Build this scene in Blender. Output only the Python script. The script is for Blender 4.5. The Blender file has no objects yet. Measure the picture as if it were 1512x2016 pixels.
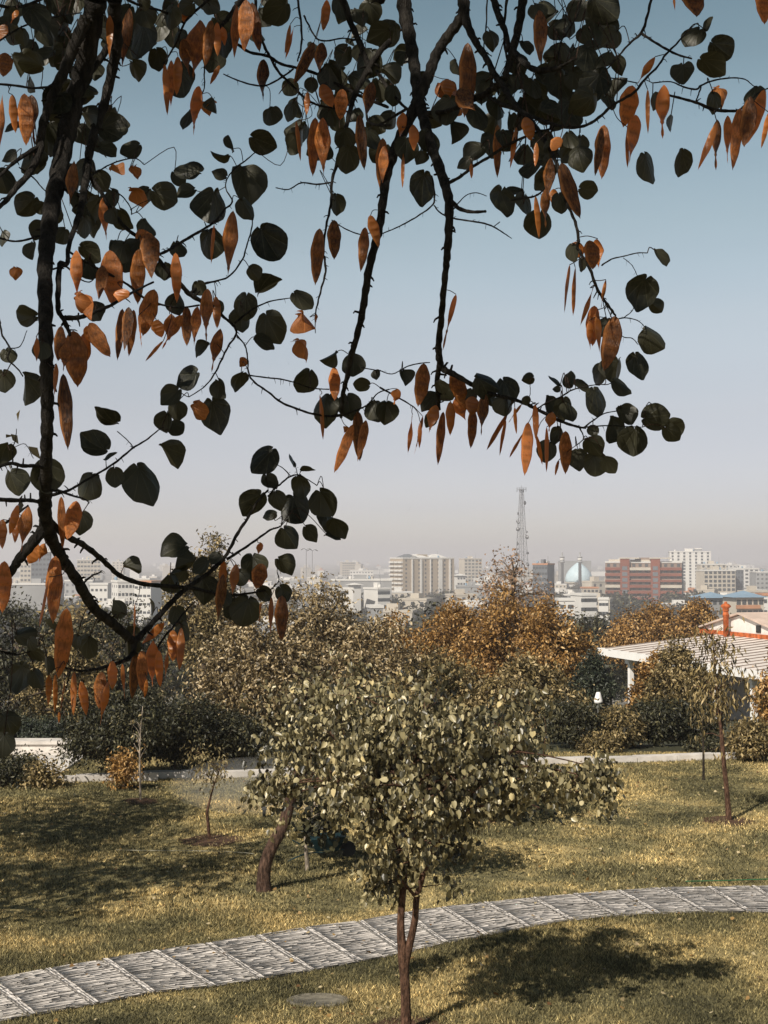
import bpy, math, random
import numpy as np
from mathutils import Vector, Matrix
R = math.radians
S = bpy.context.scene
COL = S.collection
# ---------------- camera ----------------
F = 2800.0; HOR = 1098.0; CAMZ = 4.3
PITCH = math.atan((HOR - 1008.0) / F)
cam = bpy.data.cameras.new("camera"); camo = bpy.data.objects.new("camera", cam); COL.objects.link(camo)
cam.sensor_fit = 'VERTICAL'; cam.sensor_height = 36.0; cam.lens = 36.0 * F / 2016.0
cam.clip_start = 0.05; cam.clip_end = 60000
camo.location = (0, 0, CAMZ); camo.rotation_euler = (math.pi / 2 + PITCH, 0, 0)
S.camera = camo
# ---------------- light ----------------
SUNV = Vector((-1.42, -2.0, 2.15)).normalized()
SUN_EL = math.asin(SUNV.z); SUN_ROT = math.atan2(SUNV.x, SUNV.y)
S.view_settings.view_transform = 'Standard'; S.view_settings.look = 'None'
S.view_settings.gamma = 1.0; S.view_settings.use_curve_mapping = False
S.view_settings.exposure = 0.25
w = bpy.data.worlds.new("World"); S.world = w; w.use_nodes = True
nt = w.node_tree; nt.nodes.clear()
out = nt.nodes.new('ShaderNodeOutputWorld'); bg = nt.nodes.new('ShaderNodeBackground')
sky = nt.nodes.new('ShaderNodeTexSky'); sky.sky_type = 'NISHITA'; sky.sun_disc = False
sky.sun_elevation = SUN_EL; sky.sun_rotation = SUN_ROT % (2 * math.pi)
sky.altitude = 1800; sky.air_density = 1.0; sky.dust_density = 2.0; sky.ozone_density = 1.0
bg.inputs['Strength'].default_value = 0.15
tc = nt.nodes.new('ShaderNodeTexCoord'); sx = nt.nodes.new('ShaderNodeSeparateXYZ')
ramp = nt.nodes.new('ShaderNodeValToRGB'); mul = nt.nodes.new('ShaderNodeMix')
mul.data_type = 'RGBA'; mul.blend_type = 'MULTIPLY'; mul.inputs[0].default_value = 1.0
SKY_RAMP = [(0.000, (0.587, 0.560, 0.580)), (0.035, (0.587, 0.507, 0.553)), (0.070, (0.667, 0.533, 0.520)), (0.100, (0.760, 0.580, 0.507)), (0.165, (0.980, 0.753, 0.577)), (0.190, (1.000, 0.800, 0.600)), (0.230, (0.973, 0.813, 0.587)), (0.290, (0.907, 0.813, 0.587)), (0.330, (0.780, 0.733, 0.520)), (0.368, (0.680, 0.680, 0.493)), (0.450, (0.373, 0.373, 0.280)), (1.000, (0.307, 0.300, 0.240))]      # pale dusty horizon, duller blue overhead
cr = ramp.color_ramp
while len(cr.elements) < len(SKY_RAMP): cr.elements.new(0.5)
for e, (p, c) in zip(cr.elements, SKY_RAMP): e.position = p; e.color = (*c, 1)
nt.links.new(tc.outputs['Generated'], sx.inputs[0]); nt.links.new(sx.outputs['Z'], ramp.inputs[0])
nt.links.new(sky.outputs[0], mul.inputs[6]); nt.links.new(ramp.outputs[0], mul.inputs[7])
mp = nt.nodes.new('ShaderNodeMapping'); mp.inputs['Scale'].default_value = (1.5, 1.5, 14); nz = nt.nodes.new('ShaderNodeTexNoise'); nz.inputs['Scale'].default_value = 2.2; nz.inputs['Detail'].default_value = 5
rz_ = nt.nodes.new('ShaderNodeValToRGB'); rz_.color_ramp.elements[0].position = .3; rz_.color_ramp.elements[0].color = (.955, .96, .97, 1); rz_.color_ramp.elements[1].position = .7; rz_.color_ramp.elements[1].color = (1, 1, 1, 1)
m2 = nt.nodes.new('ShaderNodeMix'); m2.data_type = 'RGBA'; m2.blend_type = 'MULTIPLY'; m2.inputs[0].default_value = 1.0      # thin uneven veil
nt.links.new(tc.outputs['Generated'], mp.inputs[0]); nt.links.new(mp.outputs[0], nz.inputs[0]); nt.links.new(nz.outputs['Fac'], rz_.inputs[0]); nt.links.new(mul.outputs[2], m2.inputs[6]); nt.links.new(rz_.outputs[0], m2.inputs[7])
nt.links.new(m2.outputs[2], bg.inputs[0]); nt.links.new(bg.outputs[0], out.inputs[0])
sun = bpy.data.lights.new("sun", 'SUN'); sun.energy = 5.0; sun.angle = R(0.53); sun.color = (1.0, 0.92, 0.80)
so = bpy.data.objects.new("sun", sun); COL.objects.link(so); so.location = (-30, -40, 60)
so.rotation_euler = (-SUNV).to_track_quat('-Z', 'Y').to_euler()
S.cycles.max_bounces = 8; S.cycles.transparent_max_bounces = 8; S.cycles.diffuse_bounces = 3
S.cycles.transmission_bounces = 3; S.cycles.glossy_bounces = 2; S.cycles.volume_bounces = 1
S.cycles.caustics_reflective = False; S.cycles.caustics_refractive = False

# ---------------- helpers ----------------
def ray(px, py):
    u = (px - 756) / F; v = (1008 - py) / F
    c, s = math.cos(PITCH), math.sin(PITCH)
    return Vector((u, c - v * s, s + v * c))
def at(px, py, d):            # point seen at that pixel, d metres ahead
    r = ray(px, py); return Vector((0, 0, CAMZ)) + r * (d / r.y)
def gnd(px, py, z=0.0):       # where that line of sight meets the level z
    r = ray(px, py); return Vector((0, 0, CAMZ)) + r * ((z - CAMZ) / r.z)
def smooth(a, b, x):
    t = min(1, max(0, (x - a) / (b - a))); return t * t * (3 - 2 * t)
PLAIN = -31.7
def hgt(x, y):
    z = 2.7 * (1 - smooth(1.0, 10.5, y))
    if y > 31.5: z -= min(31.7, 0.1 * (y - 31.5) * smooth(31.5, 36, y))
    if 9 < y < 33: z += 0.035 * math.sin(x * .9 + y * .5) * math.sin(y * .7 - x * .35) * smooth(9, 12, y) * (1 - smooth(28, 31, y))
    return z
def tag(o, label=None, cat=None, group=None, kind=None):
    if label: o['label'] = label
    if cat: o['category'] = cat
    if group: o['group'] = group
    if kind: o['kind'] = kind
    return o
def empty(name, loc=(0, 0, 0), rz=0.0):
    o = bpy.data.objects.new(name, None); COL.objects.link(o); o.location = loc; o.rotation_euler = (0, 0, rz)
    o.empty_display_size = 0.1; return o
def link(name, me, parent=None, loc=None):
    o = bpy.data.objects.new(name, me); COL.objects.link(o)
    if parent is not None: o.parent = parent
    if loc is not None: o.location = loc
    return o
def mesh_np(name, V, Fc, mats, rnd=None, attrs=None, smooth_=False, midx=None):
    """V n*3, Fc m*k (k = 3 or 4)"""
    V = np.asarray(V, np.float32); Fc = np.asarray(Fc, np.int32)
    me = bpy.data.meshes.new(name); m, k = Fc.shape
    me.vertices.add(len(V)); me.vertices.foreach_set('co', V.ravel())
    me.loops.add(m * k); me.loops.foreach_set('vertex_index', Fc.ravel())
    me.polygons.add(m); me.polygons.foreach_set('loop_start', np.arange(0, m * k, k, dtype=np.int32))
    me.polygons.foreach_set('loop_total', np.full(m, k, np.int32))
    if smooth_: me.polygons.foreach_set('use_smooth', np.ones(m, bool))
    for mt in (mats if isinstance(mats, (list, tuple)) else [mats]): me.materials.append(mt)
    if midx is not None: me.polygons.foreach_set('material_index', np.asarray(midx, np.int32))
    if rnd is not None:
        a = me.attributes.new('rnd', 'FLOAT', 'FACE'); a.data.foreach_set('value', np.asarray(rnd, np.float32))
    for n_, arr in (attrs or {}).items():
        a = me.attributes.new(n_, 'FLOAT', 'POINT'); a.data.foreach_set('value', np.asarray(arr, np.float32))
    me.update(calc_edges=True)
    return me
class MB:
    """collects boxes, prisms and tubes into one mesh"""
    def __init__(s): s.v = []; s.f = []; s.sm = []
    def add(s, vs, fs, sm=False):
        b = len(s.v); s.v += [tuple(p) for p in vs]; s.f += [tuple(i + b for i in f) for f in fs]; s.sm += [sm] * len(fs)
        return s
    def box(s, x0, x1, y0, y1, z0, z1, M=None):
        vs = [Vector(p) for p in ((x0, y0, z0), (x1, y0, z0), (x1, y1, z0), (x0, y1, z0), (x0, y0, z1), (x1, y0, z1), (x1, y1, z1), (x0, y1, z1))]
        if M is not None: vs = [M @ p for p in vs]
        return s.add(vs, [(0, 3, 2, 1), (4, 5, 6, 7), (0, 1, 5, 4), (1, 2, 6, 5), (2, 3, 7, 6), (3, 0, 4, 7)])
    def tube(s, pts, rad, n=8, cap=True):
        pts = [Vector(p) for p in pts]
        if not isinstance(rad, (list, tuple)): rad = [rad] * len(pts)
        b = len(s.v); up = None
        for i, p in enumerate(pts):
            d = (pts[min(i + 1, len(pts) - 1)] - pts[max(i - 1, 0)])
            d = d.normalized() if d.length > 1e-9 else Vector((0, 0, 1))
            if up is None: up = d.orthogonal().normalized()
            up = (up - d * up.dot(d)); up = up.normalized() if up.length > 1e-6 else d.orthogonal().normalized()
            q = d.cross(up)
            for k in range(n):
                a = 2 * math.pi * k / n
                s.v.append(tuple(p + (up * math.cos(a) + q * math.sin(a)) * rad[i]))
        for i in range(len(pts) - 1):
            for k in range(n):
                k2 = (k + 1) % n
                s.f.append((b + i * n + k, b + i * n + k2, b + (i + 1) * n + k2, b + (i + 1) * n + k)); s.sm.append(True)
        if cap:
            s.f.append(tuple(b + k for k in range(n - 1, -1, -1))); s.f.append(tuple(b + (len(pts) - 1) * n + k for k in range(n))); s.sm += [False, False]
        return s
    def lathe(s, prof, n=16, c=(0, 0, 0)):
        b = len(s.v)
        for r, z in prof:
            for k in range(n):
                a = 2 * math.pi * k / n; s.v.append((c[0] + r * math.cos(a), c[1] + r * math.sin(a), c[2] + z))
        for i in range(len(prof) - 1):
            for k in range(n):
                k2 = (k + 1) % n; s.f.append((b + i * n + k, b + i * n + k2, b + (i + 1) * n + k2, b + (i + 1) * n + k)); s.sm.append(True)
        s.f.append(tuple(b + k for k in range(n - 1, -1, -1))); s.f.append(tuple(b + (len(prof) - 1) * n + k for k in range(n))); s.sm += [False, False]
        return s
    def mesh(s, name, mat):
        me = bpy.data.meshes.new(name); me.from_pydata(s.v, [], s.f)
        me.polygons.foreach_set('use_smooth', s.sm); me.materials.append(mat); me.update(); return me
    def build(s, name, mat, parent=None, loc=None): return link(name, s.mesh(name, mat), parent, loc)
def spline(P, n=4):
    """Catmull-Rom through tuples of any length"""
    P = [np.array(p, float) for p in P]; o = []
    for i in range(len(P) - 1):
        p0 = P[max(i - 1, 0)]; p1 = P[i]; p2 = P[i + 1]; p3 = P[min(i + 2, len(P) - 1)]
        for k in range(n):
            t = k / n
            o.append(0.5 * (2 * p1 + (p2 - p0) * t + (2 * p0 - 5 * p1 + 4 * p2 - p3) * t * t + (3 * p1 - p0 - 3 * p2 + p3) * t ** 3))
    o.append(P[-1]); return o

# ---------------- materials ----------------
def newmat(name):
    m = bpy.data.materials.new(name); m.use_nodes = True; t = m.node_tree
    return m, t, t.nodes['Principled BSDF'], t.nodes['Material Output']
def ramp_node(t, stops, src=None, interp='LINEAR'):
    r = t.nodes.new('ShaderNodeValToRGB'); r.color_ramp.interpolation = interp
    while len(r.color_ramp.elements) < len(stops): r.color_ramp.elements.new(0.5)
    for e, (p, c) in zip(r.color_ramp.elements, stops): e.position = p; e.color = (*c[:3], 1)
    if src is not None: t.links.new(src, r.inputs[0])
    return r
def noise(t, scale, detail=4, rough=.55, coord='Object', vec=None):
    tcn = t.nodes.new('ShaderNodeTexCoord'); n = t.nodes.new('ShaderNodeTexNoise')
    n.inputs['Scale'].default_value = scale; n.inputs['Detail'].default_value = detail; n.inputs['Roughness'].default_value = rough
    if vec:
        mp = t.nodes.new('ShaderNodeMapping'); mp.inputs['Scale'].default_value = vec
        t.links.new(tcn.outputs[coord], mp.inputs[0]); t.links.new(mp.outputs[0], n.inputs[0])
    else: t.links.new(tcn.outputs[coord], n.inputs[0])
    return n.outputs['Fac']
def plain(name, c, rough=.8, var=.25, scale=3.0, bump=0.0, spec=.3, metal=0):
    m, t, b, o = newmat(name)
    f = noise(t, scale)
    lo = tuple(x * (1 - var) for x in c); hi = tuple(min(1, x * (1 + var)) for x in c)
    r = ramp_node(t, [(.3, lo), (.7, hi)], f); t.links.new(r.outputs[0], b.inputs['Base Color'])
    b.inputs['Roughness'].default_value = rough; b.inputs['Specular IOR Level'].default_value = spec; b.inputs['Metallic'].default_value = metal
    if bump:
        f2 = noise(t, scale * 6, 5); bp = t.nodes.new('ShaderNodeBump'); bp.inputs['Strength'].default_value = bump; bp.inputs['Distance'].default_value = .02
        t.links.new(f2, bp.inputs['Height']); t.links.new(bp.outputs[0], b.inputs['Normal'])
    return m
def leafmat(name, stops, trans=.25, rough=.55, spec=.35, tcol=None):
    m, t, b, o = newmat(name)
    a = t.nodes.new('ShaderNodeAttribute'); a.attribute_name = 'rnd'
    r = ramp_node(t, stops, a.outputs['Fac'])
    t.links.new(r.outputs[0], b.inputs['Base Color']); b.inputs['Roughness'].default_value = rough; b.inputs['Specular IOR Level'].default_value = spec
    tr = t.nodes.new('ShaderNodeBsdfTranslucent'); mx = t.nodes.new('ShaderNodeMixShader'); mx.inputs[0].default_value = trans
    if tcol: tr.inputs[0].default_value = (*tcol, 1)
    else: t.links.new(r.outputs[0], tr.inputs[0])
    t.links.new(b.outputs[0], mx.inputs[1]); t.links.new(tr.outputs[0], mx.inputs[2]); t.links.new(mx.outputs[0], o.inputs[0])
    return m
def barkmat(name, c, scale=18):
    m, t, b, o = newmat(name)
    f = noise(t, scale, 6, .65, 'Object', (1, 1, .3))
    r = ramp_node(t, [(.36, tuple(x * .35 for x in c)), (.52, c), (.68, tuple(x * 2.0 for x in c))], f)
    t.links.new(r.outputs[0], b.inputs['Base Color']); b.inputs['Roughness'].default_value = .9; b.inputs['Specular IOR Level'].default_value = .15
    bp = t.nodes.new('ShaderNodeBump'); bp.inputs['Strength'].default_value = 1.0; bp.inputs['Distance'].default_value = .035
    t.links.new(f, bp.inputs['Height']); t.links.new(bp.outputs[0], b.inputs['Normal'])
    return m
# ---------------- ground sheet ----------------
rng = np.random.default_rng(5)
def lawn_col(name, blades):
    m, t, b, o = newmat(name)
    f = noise(t, .55, 5, .6); f2 = noise(t, 6, 4, .6)
    r = ramp_node(t, [(.32, (.085, .080, .042)), (.47, (.205, .180, .090)), (.63, (.50, .395, .190))], f)
    r2 = ramp_node(t, [(.3, (.6, .6, .6)), (.7, (1.25, 1.2, 1.1))], f2)
    mx = t.nodes.new('ShaderNodeMix'); mx.data_type = 'RGBA'; mx.blend_type = 'MULTIPLY'; mx.inputs[0].default_value = 1
    t.links.new(r.outputs[0], mx.inputs[6])
    if blades:
        a = t.nodes.new('ShaderNodeAttribute'); a.attribute_name = 'rnd'
        r2 = ramp_node(t, [(0, (.15, .17, .15)), (.4, (.62, .62, .60)), (.72, (1.3, 1.25, 1.15)), (1, (2.9, 2.75, 2.5))], a.outputs['Fac'])
    t.links.new(r2.outputs[0], mx.inputs[7]); t.links.new(mx.outputs[2], b.inputs['Base Color'])
    b.inputs['Roughness'].default_value = .75 if blades else .95; b.inputs['Specular IOR Level'].default_value = .25
    if blades:
        tr = t.nodes.new('ShaderNodeBsdfTranslucent'); ms = t.nodes.new('ShaderNodeMixShader'); ms.inputs[0].default_value = .12
        t.links.new(mx.outputs[2], tr.inputs[0]); t.links.new(b.outputs[0], ms.inputs[1]); t.links.new(tr.outputs[0], ms.inputs[2]); t.links.new(ms.outputs[0], o.inputs[0])
    return m
M_SOIL = lawn_col('lawn_soil', False); M_BLADE = lawn_col('grass_blades', True)
M_SLOPE = plain('slope_scrub', (.055, .055, .028), .95, .6, .25)
M_CITY, t, b, o = newmat('city_ground')
f = noise(t, .012, 8, .7); r = ramp_node(t, [(.35, (.05, .055, .04)), (.48, (.12, .11, .09)), (.6, (.30, .27, .23)), (.75, (.42, .39, .35))], f)
t.links.new(r.outputs[0], b.inputs['Base Color']); b.inputs['Roughness'].default_value = .95
ys = [-60, -40, -20, -8, -2] + list(np.arange(0, 36, .5)) + list(np.arange(36, 100, 4)) + list(np.arange(100, 400, 20)) + [400 * 1.25 ** k for k in range(19)]
ys = [y for y in ys if y < 24000]; nx = 61
V = []; FC = []; MI = []
for j, y in enumerate(ys):
    W = max(28, abs(y) * .5 + 12)
    for i in range(nx):
        x = (i / (nx - 1) * 2 - 1) * W; V.append((x, y, hgt(x, y)))
for j in range(len(ys) - 1):
    for i in range(nx - 1):
        a = j * nx + i; FC.append((a, a + 1, a + nx + 1, a + nx)); MI.append(0 if ys[j] < 31.4 else (1 if ys[j] < 330 else 2))
tag(link('ground', mesh_np('ground', V, FC, [M_SOIL, M_SLOPE, M_CITY], smooth_=True, midx=MI)), kind='structure', label='rolling park ground falling away to the city plain')

# ---------------- stone path ----------------
K = .50265
def T7(x, y): return (x * K, 1440 + y * K)
def T8(x, y): return (752 + x * K, 1440 + y * K)
joints = [(T7(185, 945), T7(375, 1085)), (T7(410, 908), T7(595, 1040)), (T7(605, 872), T7(835, 1012)), (T7(815, 836), T7(1025, 975)),
          (T7(1010, 800), T7(1225, 935)), (T7(1200, 768), T7(1410, 893)), (T7(1410, 742), T7(1590, 860)), (T8(90, 712), T8(250, 825)), (T8(240, 694), T8(410, 801)), (T8(405, 678), T8(575, 776)),
          (T8(590, 662), T8(745, 754)), (T8(757, 648), T8(925, 740)), (T8(925, 632), T8(1085, 729)), (T8(1100, 618), T8(1270, 717)), (T8(1280, 608), T8(1440, 711)), (T8(1455, 602), T8(1610, 704))]
jw = [(gnd(*a), gnd(*b)) for a, b in joints]
d0_ = (jw[2][0] - jw[0][0]) / 2, (jw[2][1] - jw[0][1]) / 2
for _ in range(6): jw.insert(0, (jw[0][0] - d0_[0], jw[0][1] - d0_[1]))
for _ in range(7): jw.append((jw[-1][0] * 2 - jw[-2][0], jw[-1][1] * 2 - jw[-2][1]))
jw = [(Vector((a.x, a.y, 0)), Vector((b.x, b.y, 0))) for a, b in jw]
def pathpt(i, u, v):      # panel i, u along 0..1, v across 0 (far) .. 1 (near)
    a = jw[i][0].lerp(jw[i + 1][0], u); b = jw[i][1].lerp(jw[i + 1][1], u); return a.lerp(b, v)
rnd = random.Random(3); V = []; FC = []; RN = []
def block(i, u0, u1, v0, v1, z1, q, tilt=0, z0=0.0):
    b = len(V); j = .004
    for z, e in ((z0, 0), (z1, 1)):
        for (u, v) in ((u0, v0), (u1, v0), (u1, v1), (u0, v1)):
            p = pathpt(i, u + e * rnd.uniform(-.012, .012), v + e * rnd.uniform(-.002, .002)); zz = p.z + z + (rnd.uniform(-tilt, tilt) if e else 0); V.append((p.x, p.y, hgt(p.x, p.y) + zz))
    for f in ((4, 7, 6, 5), (0, 1, 5, 4), (1, 2, 6, 5), (2, 3, 7, 6), (3, 0, 4, 7)): FC.append([b + k for k in f]); RN.append(q)
for i in range(len(jw) - 1):
    for q in range(4): block(i, q / 4, (q + 1) / 4, -.005, 1.005, .012, .13, 0, -.03)       # mortar bed
    for s_ in range(12): block(i, -.045 + rnd.uniform(-.01, .01), .0, s_ / 12, (s_ + .96) / 12, .026 + rnd.uniform(-.003, .002), rnd.uniform(.6, .88), .003); block(i, .005, .05 + rnd.uniform(-.012, .01), s_ / 12, (s_ + .96) / 12, .026 + rnd.uniform(-.003, .002), rnd.uniform(.6, .88), .003)      # light joint bands
    v = 0.0
    while v < 1:
        dv = rnd.uniform(.014, .025); u = .075
        while u < .90:
            du = rnd.choice([.2, .35, .5, .8]) * rnd.uniform(.8, 1.2); u1 = min(.915, u + du)
            if u1 > .86: u1 = .915
            if rnd.random() > .04:
                q = rnd.choice([.38, .5, .55, .6, .65, .7, .78]) + rnd.uniform(-.05, .05)
                block(i, u, u1 - .012, v, min(1, v + dv - rnd.uniform(.003, .006)), .024 + rnd.uniform(-.004, .004), q, .002)
            u = u1
        v += dv
M_STONE, t, b, o = newmat('slate_setts')
a = t.nodes.new('ShaderNodeAttribute'); a.attribute_name = 'rnd'
r = ramp_node(t, [(0, (.08, .075, .07)), (.2, (.17, .16, .15)), (.4, (.33, .305, .28)), (.6, (.51, .47, .435)), (.8, (.66, .61, .57)), (1, (.78, .73, .69))], a.outputs['Fac'])
f = noise(t, 25, 5, .6); r2 = ramp_node(t, [(.3, (.6, .6, .6)), (.65, (1.1, 1.1, 1.1))], f)
mx = t.nodes.new('ShaderNodeMix'); mx.data_type = 'RGBA'; mx.blend_type = 'MULTIPLY'; mx.inputs[0].default_value = 1
t.links.new(r.outputs[0], mx.inputs[6]); t.links.new(r2.outputs[0], mx.inputs[7]); t.links.new(mx.outputs[2], b.inputs['Base Color']); b.inputs['Roughness'].default_value = .8
bp = t.nodes.new('ShaderNodeBump'); bp.inputs['Strength'].default_value = .5; bp.inputs['Distance'].default_value = .01; t.links.new(f, bp.inputs['Height']); t.links.new(bp.outputs[0], b.inputs['Normal'])
tag(link('path', mesh_np('path', V, FC, M_STONE, rnd=RN)), kind='structure', label='curving path of split slate laid on edge between pale bands')

# ---------------- grass blades ----------------
fe = np.array([(a.x, a.y) for a, b in jw]); ne = np.array([(b.x, b.y) for a, b in jw])
def on_path(x, y, m=.0):
    yf = np.interp(x, fe[:, 0], fe[:, 1]); yn = np.interp(x, ne[:, 0], ne[:, 1])
    return (y < yf - m) & (y > yn + m)
def hnp(x, y):
    s = lambda a, b, v: (lambda t: t * t * (3 - 2 * t))(np.clip((v - a) / (b - a), 0, 1))
    z = 2.7 * (1 - s(1.0, 10.5, y))
    return z + np.where((y > 9) & (y < 33), .035 * np.sin(x * .9 + y * .5) * np.sin(y * .7 - x * .35) * s(9, 12, y) * (1 - s(28, 31, y)), 0)
bare = []      # (x, y, r) spots without grass
for px, py, rr in ((800, 2030, .45), (415, 1653, .55), (1435, 1613, .5), (277, 1578, .35), (1385, 1533, .25), (523, 1757, .2)):
    p = gnd(px, py); bare.append((p.x, p.y, rr))
BASE = dict(tree=gnd(800, 2034), lean=gnd(521, 1757), stake=gnd(606, 1716), rear=gnd(970, 1622), pale=gnd(780, 1552), leafy=gnd(414, 1652), thin=gnd(277, 1577), slim=gnd(1436, 1612), wand=gnd(1385, 1534))
manhole = gnd(626, 1971)
def blades(n, y0, y1, hw):
    y = np.sqrt(rng.uniform(0, 1, n) * (y1 ** 2 - y0 ** 2) + y0 ** 2); x = rng.uniform(-1, 1, n) * (.30 * y + 1.3)
    k = ~on_path(x, y, rng.beta(1, 4, n) * .22) | (rng.uniform(0, 1, n) < .0)
    for bx, by, br in bare: k &= ~(((x - bx) ** 2 + (y - by) ** 2 < (br * .8) ** 2) & (rng.uniform(0, 1, n) < .62))
    k &= ((x - manhole.x) / .34) ** 2 + ((y - manhole.y) / .22) ** 2 > .62
    # clumpy density
    cl = np.sin(x * 7.1 + 2 * np.sin(y * 3.3)) * np.sin(y * 6.3 + 2 * np.sin(x * 4.1)); k &= rng.uniform(0, 1, n) < .72 + .28 * cl
    x = x[k]; y = y[k]; n = len(x)
    h = (.020 + .036 * rng.beta(2, 3, n)) * (1 + .35 * np.sin(x * 1.3 + y * .8) * np.sin(y * 1.7)); wd = hw * rng.uniform(.7, 1.4, n)
    a = rng.uniform(0, 2 * np.pi, n); la = rng.uniform(0, 2 * np.pi, n); le = h * rng.uniform(.2, 1.4, n)
    z = hnp(x, y); dx = np.cos(a) * wd; dy = np.sin(a) * wd
    P = np.stack([np.stack([x - dx, y - dy, z - .004], 1), np.stack([x + dx, y + dy, z - .004], 1),
                  np.stack([x + np.cos(la) * le, y + np.sin(la) * le, z + h], 1)], 1).reshape(-1, 3)
    # seen blade = triangle
    return P, np.arange(n * 3).reshape(-1, 3), rng.beta(1.1, 1.5, n)
V1, F1, q1 = blades(330000, 12.0, 17.5, .0058); V2, F2, q2 = blades(420000, 17.4, 31.6, .009)
g = link('grass', mesh_np('grass', np.concatenate([V1, V2]), np.concatenate([F1, F2 + len(V1)]), M_BLADE, rnd=np.concatenate([q1, q2])))
tag(g, 'short dry yellow green lawn grass on both sides of the path', 'grass', kind='stuff')

# manhole, bare soil rings, fallen leaves
M_CONC = plain('concrete', (.15, .135, .105), .9, .5, 9, .5)
M_EARTH = plain('bare_earth', (.085, .045, .025), .95, .5, 20, .6)
mb = MB(); mb.lathe([(.30, -.02), (.31, .016), (.295, .024), (.27, .026), (.26, .018), (.0001, .020)], 28)
o = mb.build('manhole_cover', M_CONC, loc=(manhole.x, manhole.y, hgt(manhole.x, manhole.y))); o.scale = (1, .66, 1)
tag(o, 'round grey concrete cover set flush in the grass below the path', 'manhole cover')
V = []; FC = []
for bx, by, br in bare[:4]:
    b0 = len(V); n = 26; V.append((bx, by, hgt(bx, by) + .02))
    for k in range(n):
        a_ = 2 * math.pi * k / n; rr = br * (.75 + .3 * rng.random()); x = bx + rr * math.cos(a_); y = by + rr * math.sin(a_); V.append((x, y, hgt(x, y) + .004))
    for k in range(n): FC.append((b0, b0 + 1 + k, b0 + 1 + (k + 1) % n))
tag(link('bare_soil', mesh_np('bare_soil', V, FC, M_EARTH, smooth_=True)), 'dark bare soil ring around the foot of the young trees', 'soil', kind='stuff')
n = 1700; y = np.sqrt(rng.uniform(0, 1, n) * (31 ** 2 - 12 ** 2) + 12 ** 2); x = rng.uniform(-1, 1, n) * (.3 * y + 1); y[:60] = BASE['tree'].y + rng.normal(0, .7, 60); x[:60] = BASE['tree'].x + rng.normal(0, .7, 60)
P = np.stack([x, y, hnp(x, y) + .045 + .015 * rng.random(n)], 1)
def leafcards(P, A, N, size, tmpl, faces):
    """template verts (side, along, normal) set at P with axis A, normal N"""
    A = A / (np.linalg.norm(A, axis=1, keepdims=True) + 1e-9); Sd = np.cross(A, N); Sd /= (np.linalg.norm(Sd, axis=1, keepdims=True) + 1e-9); N = np.cross(Sd, A)
    tm = np.asarray(tmpl, float); k = len(tm); n = len(P)
    Vv = P[:, None, :] + size[:, None, None] * (tm[None, :, 0, None] * Sd[:, None, :] + tm[None, :, 1, None] * A[:, None, :] + tm[None, :, 2, None] * N[:, None, :])
    Ff = (np.asarray(faces)[None] + (np.arange(n) * k)[:, None, None]).reshape(-1, len(faces[0]))
    return Vv.reshape(-1, 3), Ff, len(faces)
OVAL = [(0, 0, 0), (.30, .42, .10), (0, 1, -.08), (-.30, .42, .10)]; OVALF = [(0, 1, 2), (0, 2, 3)]
HEART = [(0, 0, 0), (.30, -.10, .05), (.50, .22, .10), (.36, .62, .05), (0, 1, -.12), (-.36, .62, .05), (-.50, .22, .10), (-.30, -.10, .05), (0, .4, -.03)]
HEARTF = [(8, 0, 1), (8, 1, 2), (8, 2, 3), (8, 3, 4), (8, 4, 5), (8, 5, 6), (8, 6, 7), (8, 7, 0)]
HEARTN = [(0, 0, 0), (.24, -.08, .13), (.40, .22, .20), (.30, .62, .12), (0, 1, -.16), (-.30, .62, .12), (-.40, .22, .20), (-.24, -.08, .13), (0, .4, -.04)]
A = rng.normal(0, 1, (n, 3)); A[:, 2] *= .25; N = rng.normal(0, .5, (n, 3)); N[:, 2] = 1
Vv, Ff, k = leafcards(P, A, N, rng.uniform(.018, .055, n), HEART, HEARTF)
M_FALLEN = leafmat('fallen_leaf', [(0, (.10, .05, .02)), (.5, (.28, .17, .06)), (1, (.5, .42, .26))], .1)
tag(link('fallen_leaves', mesh_np('fallen_leaves', Vv, Ff, M_FALLEN, rnd=np.repeat(rng.random(n), k))), 'dry fallen leaves scattered thinly over the lawn', 'fallen leaves', kind='stuff')
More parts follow.
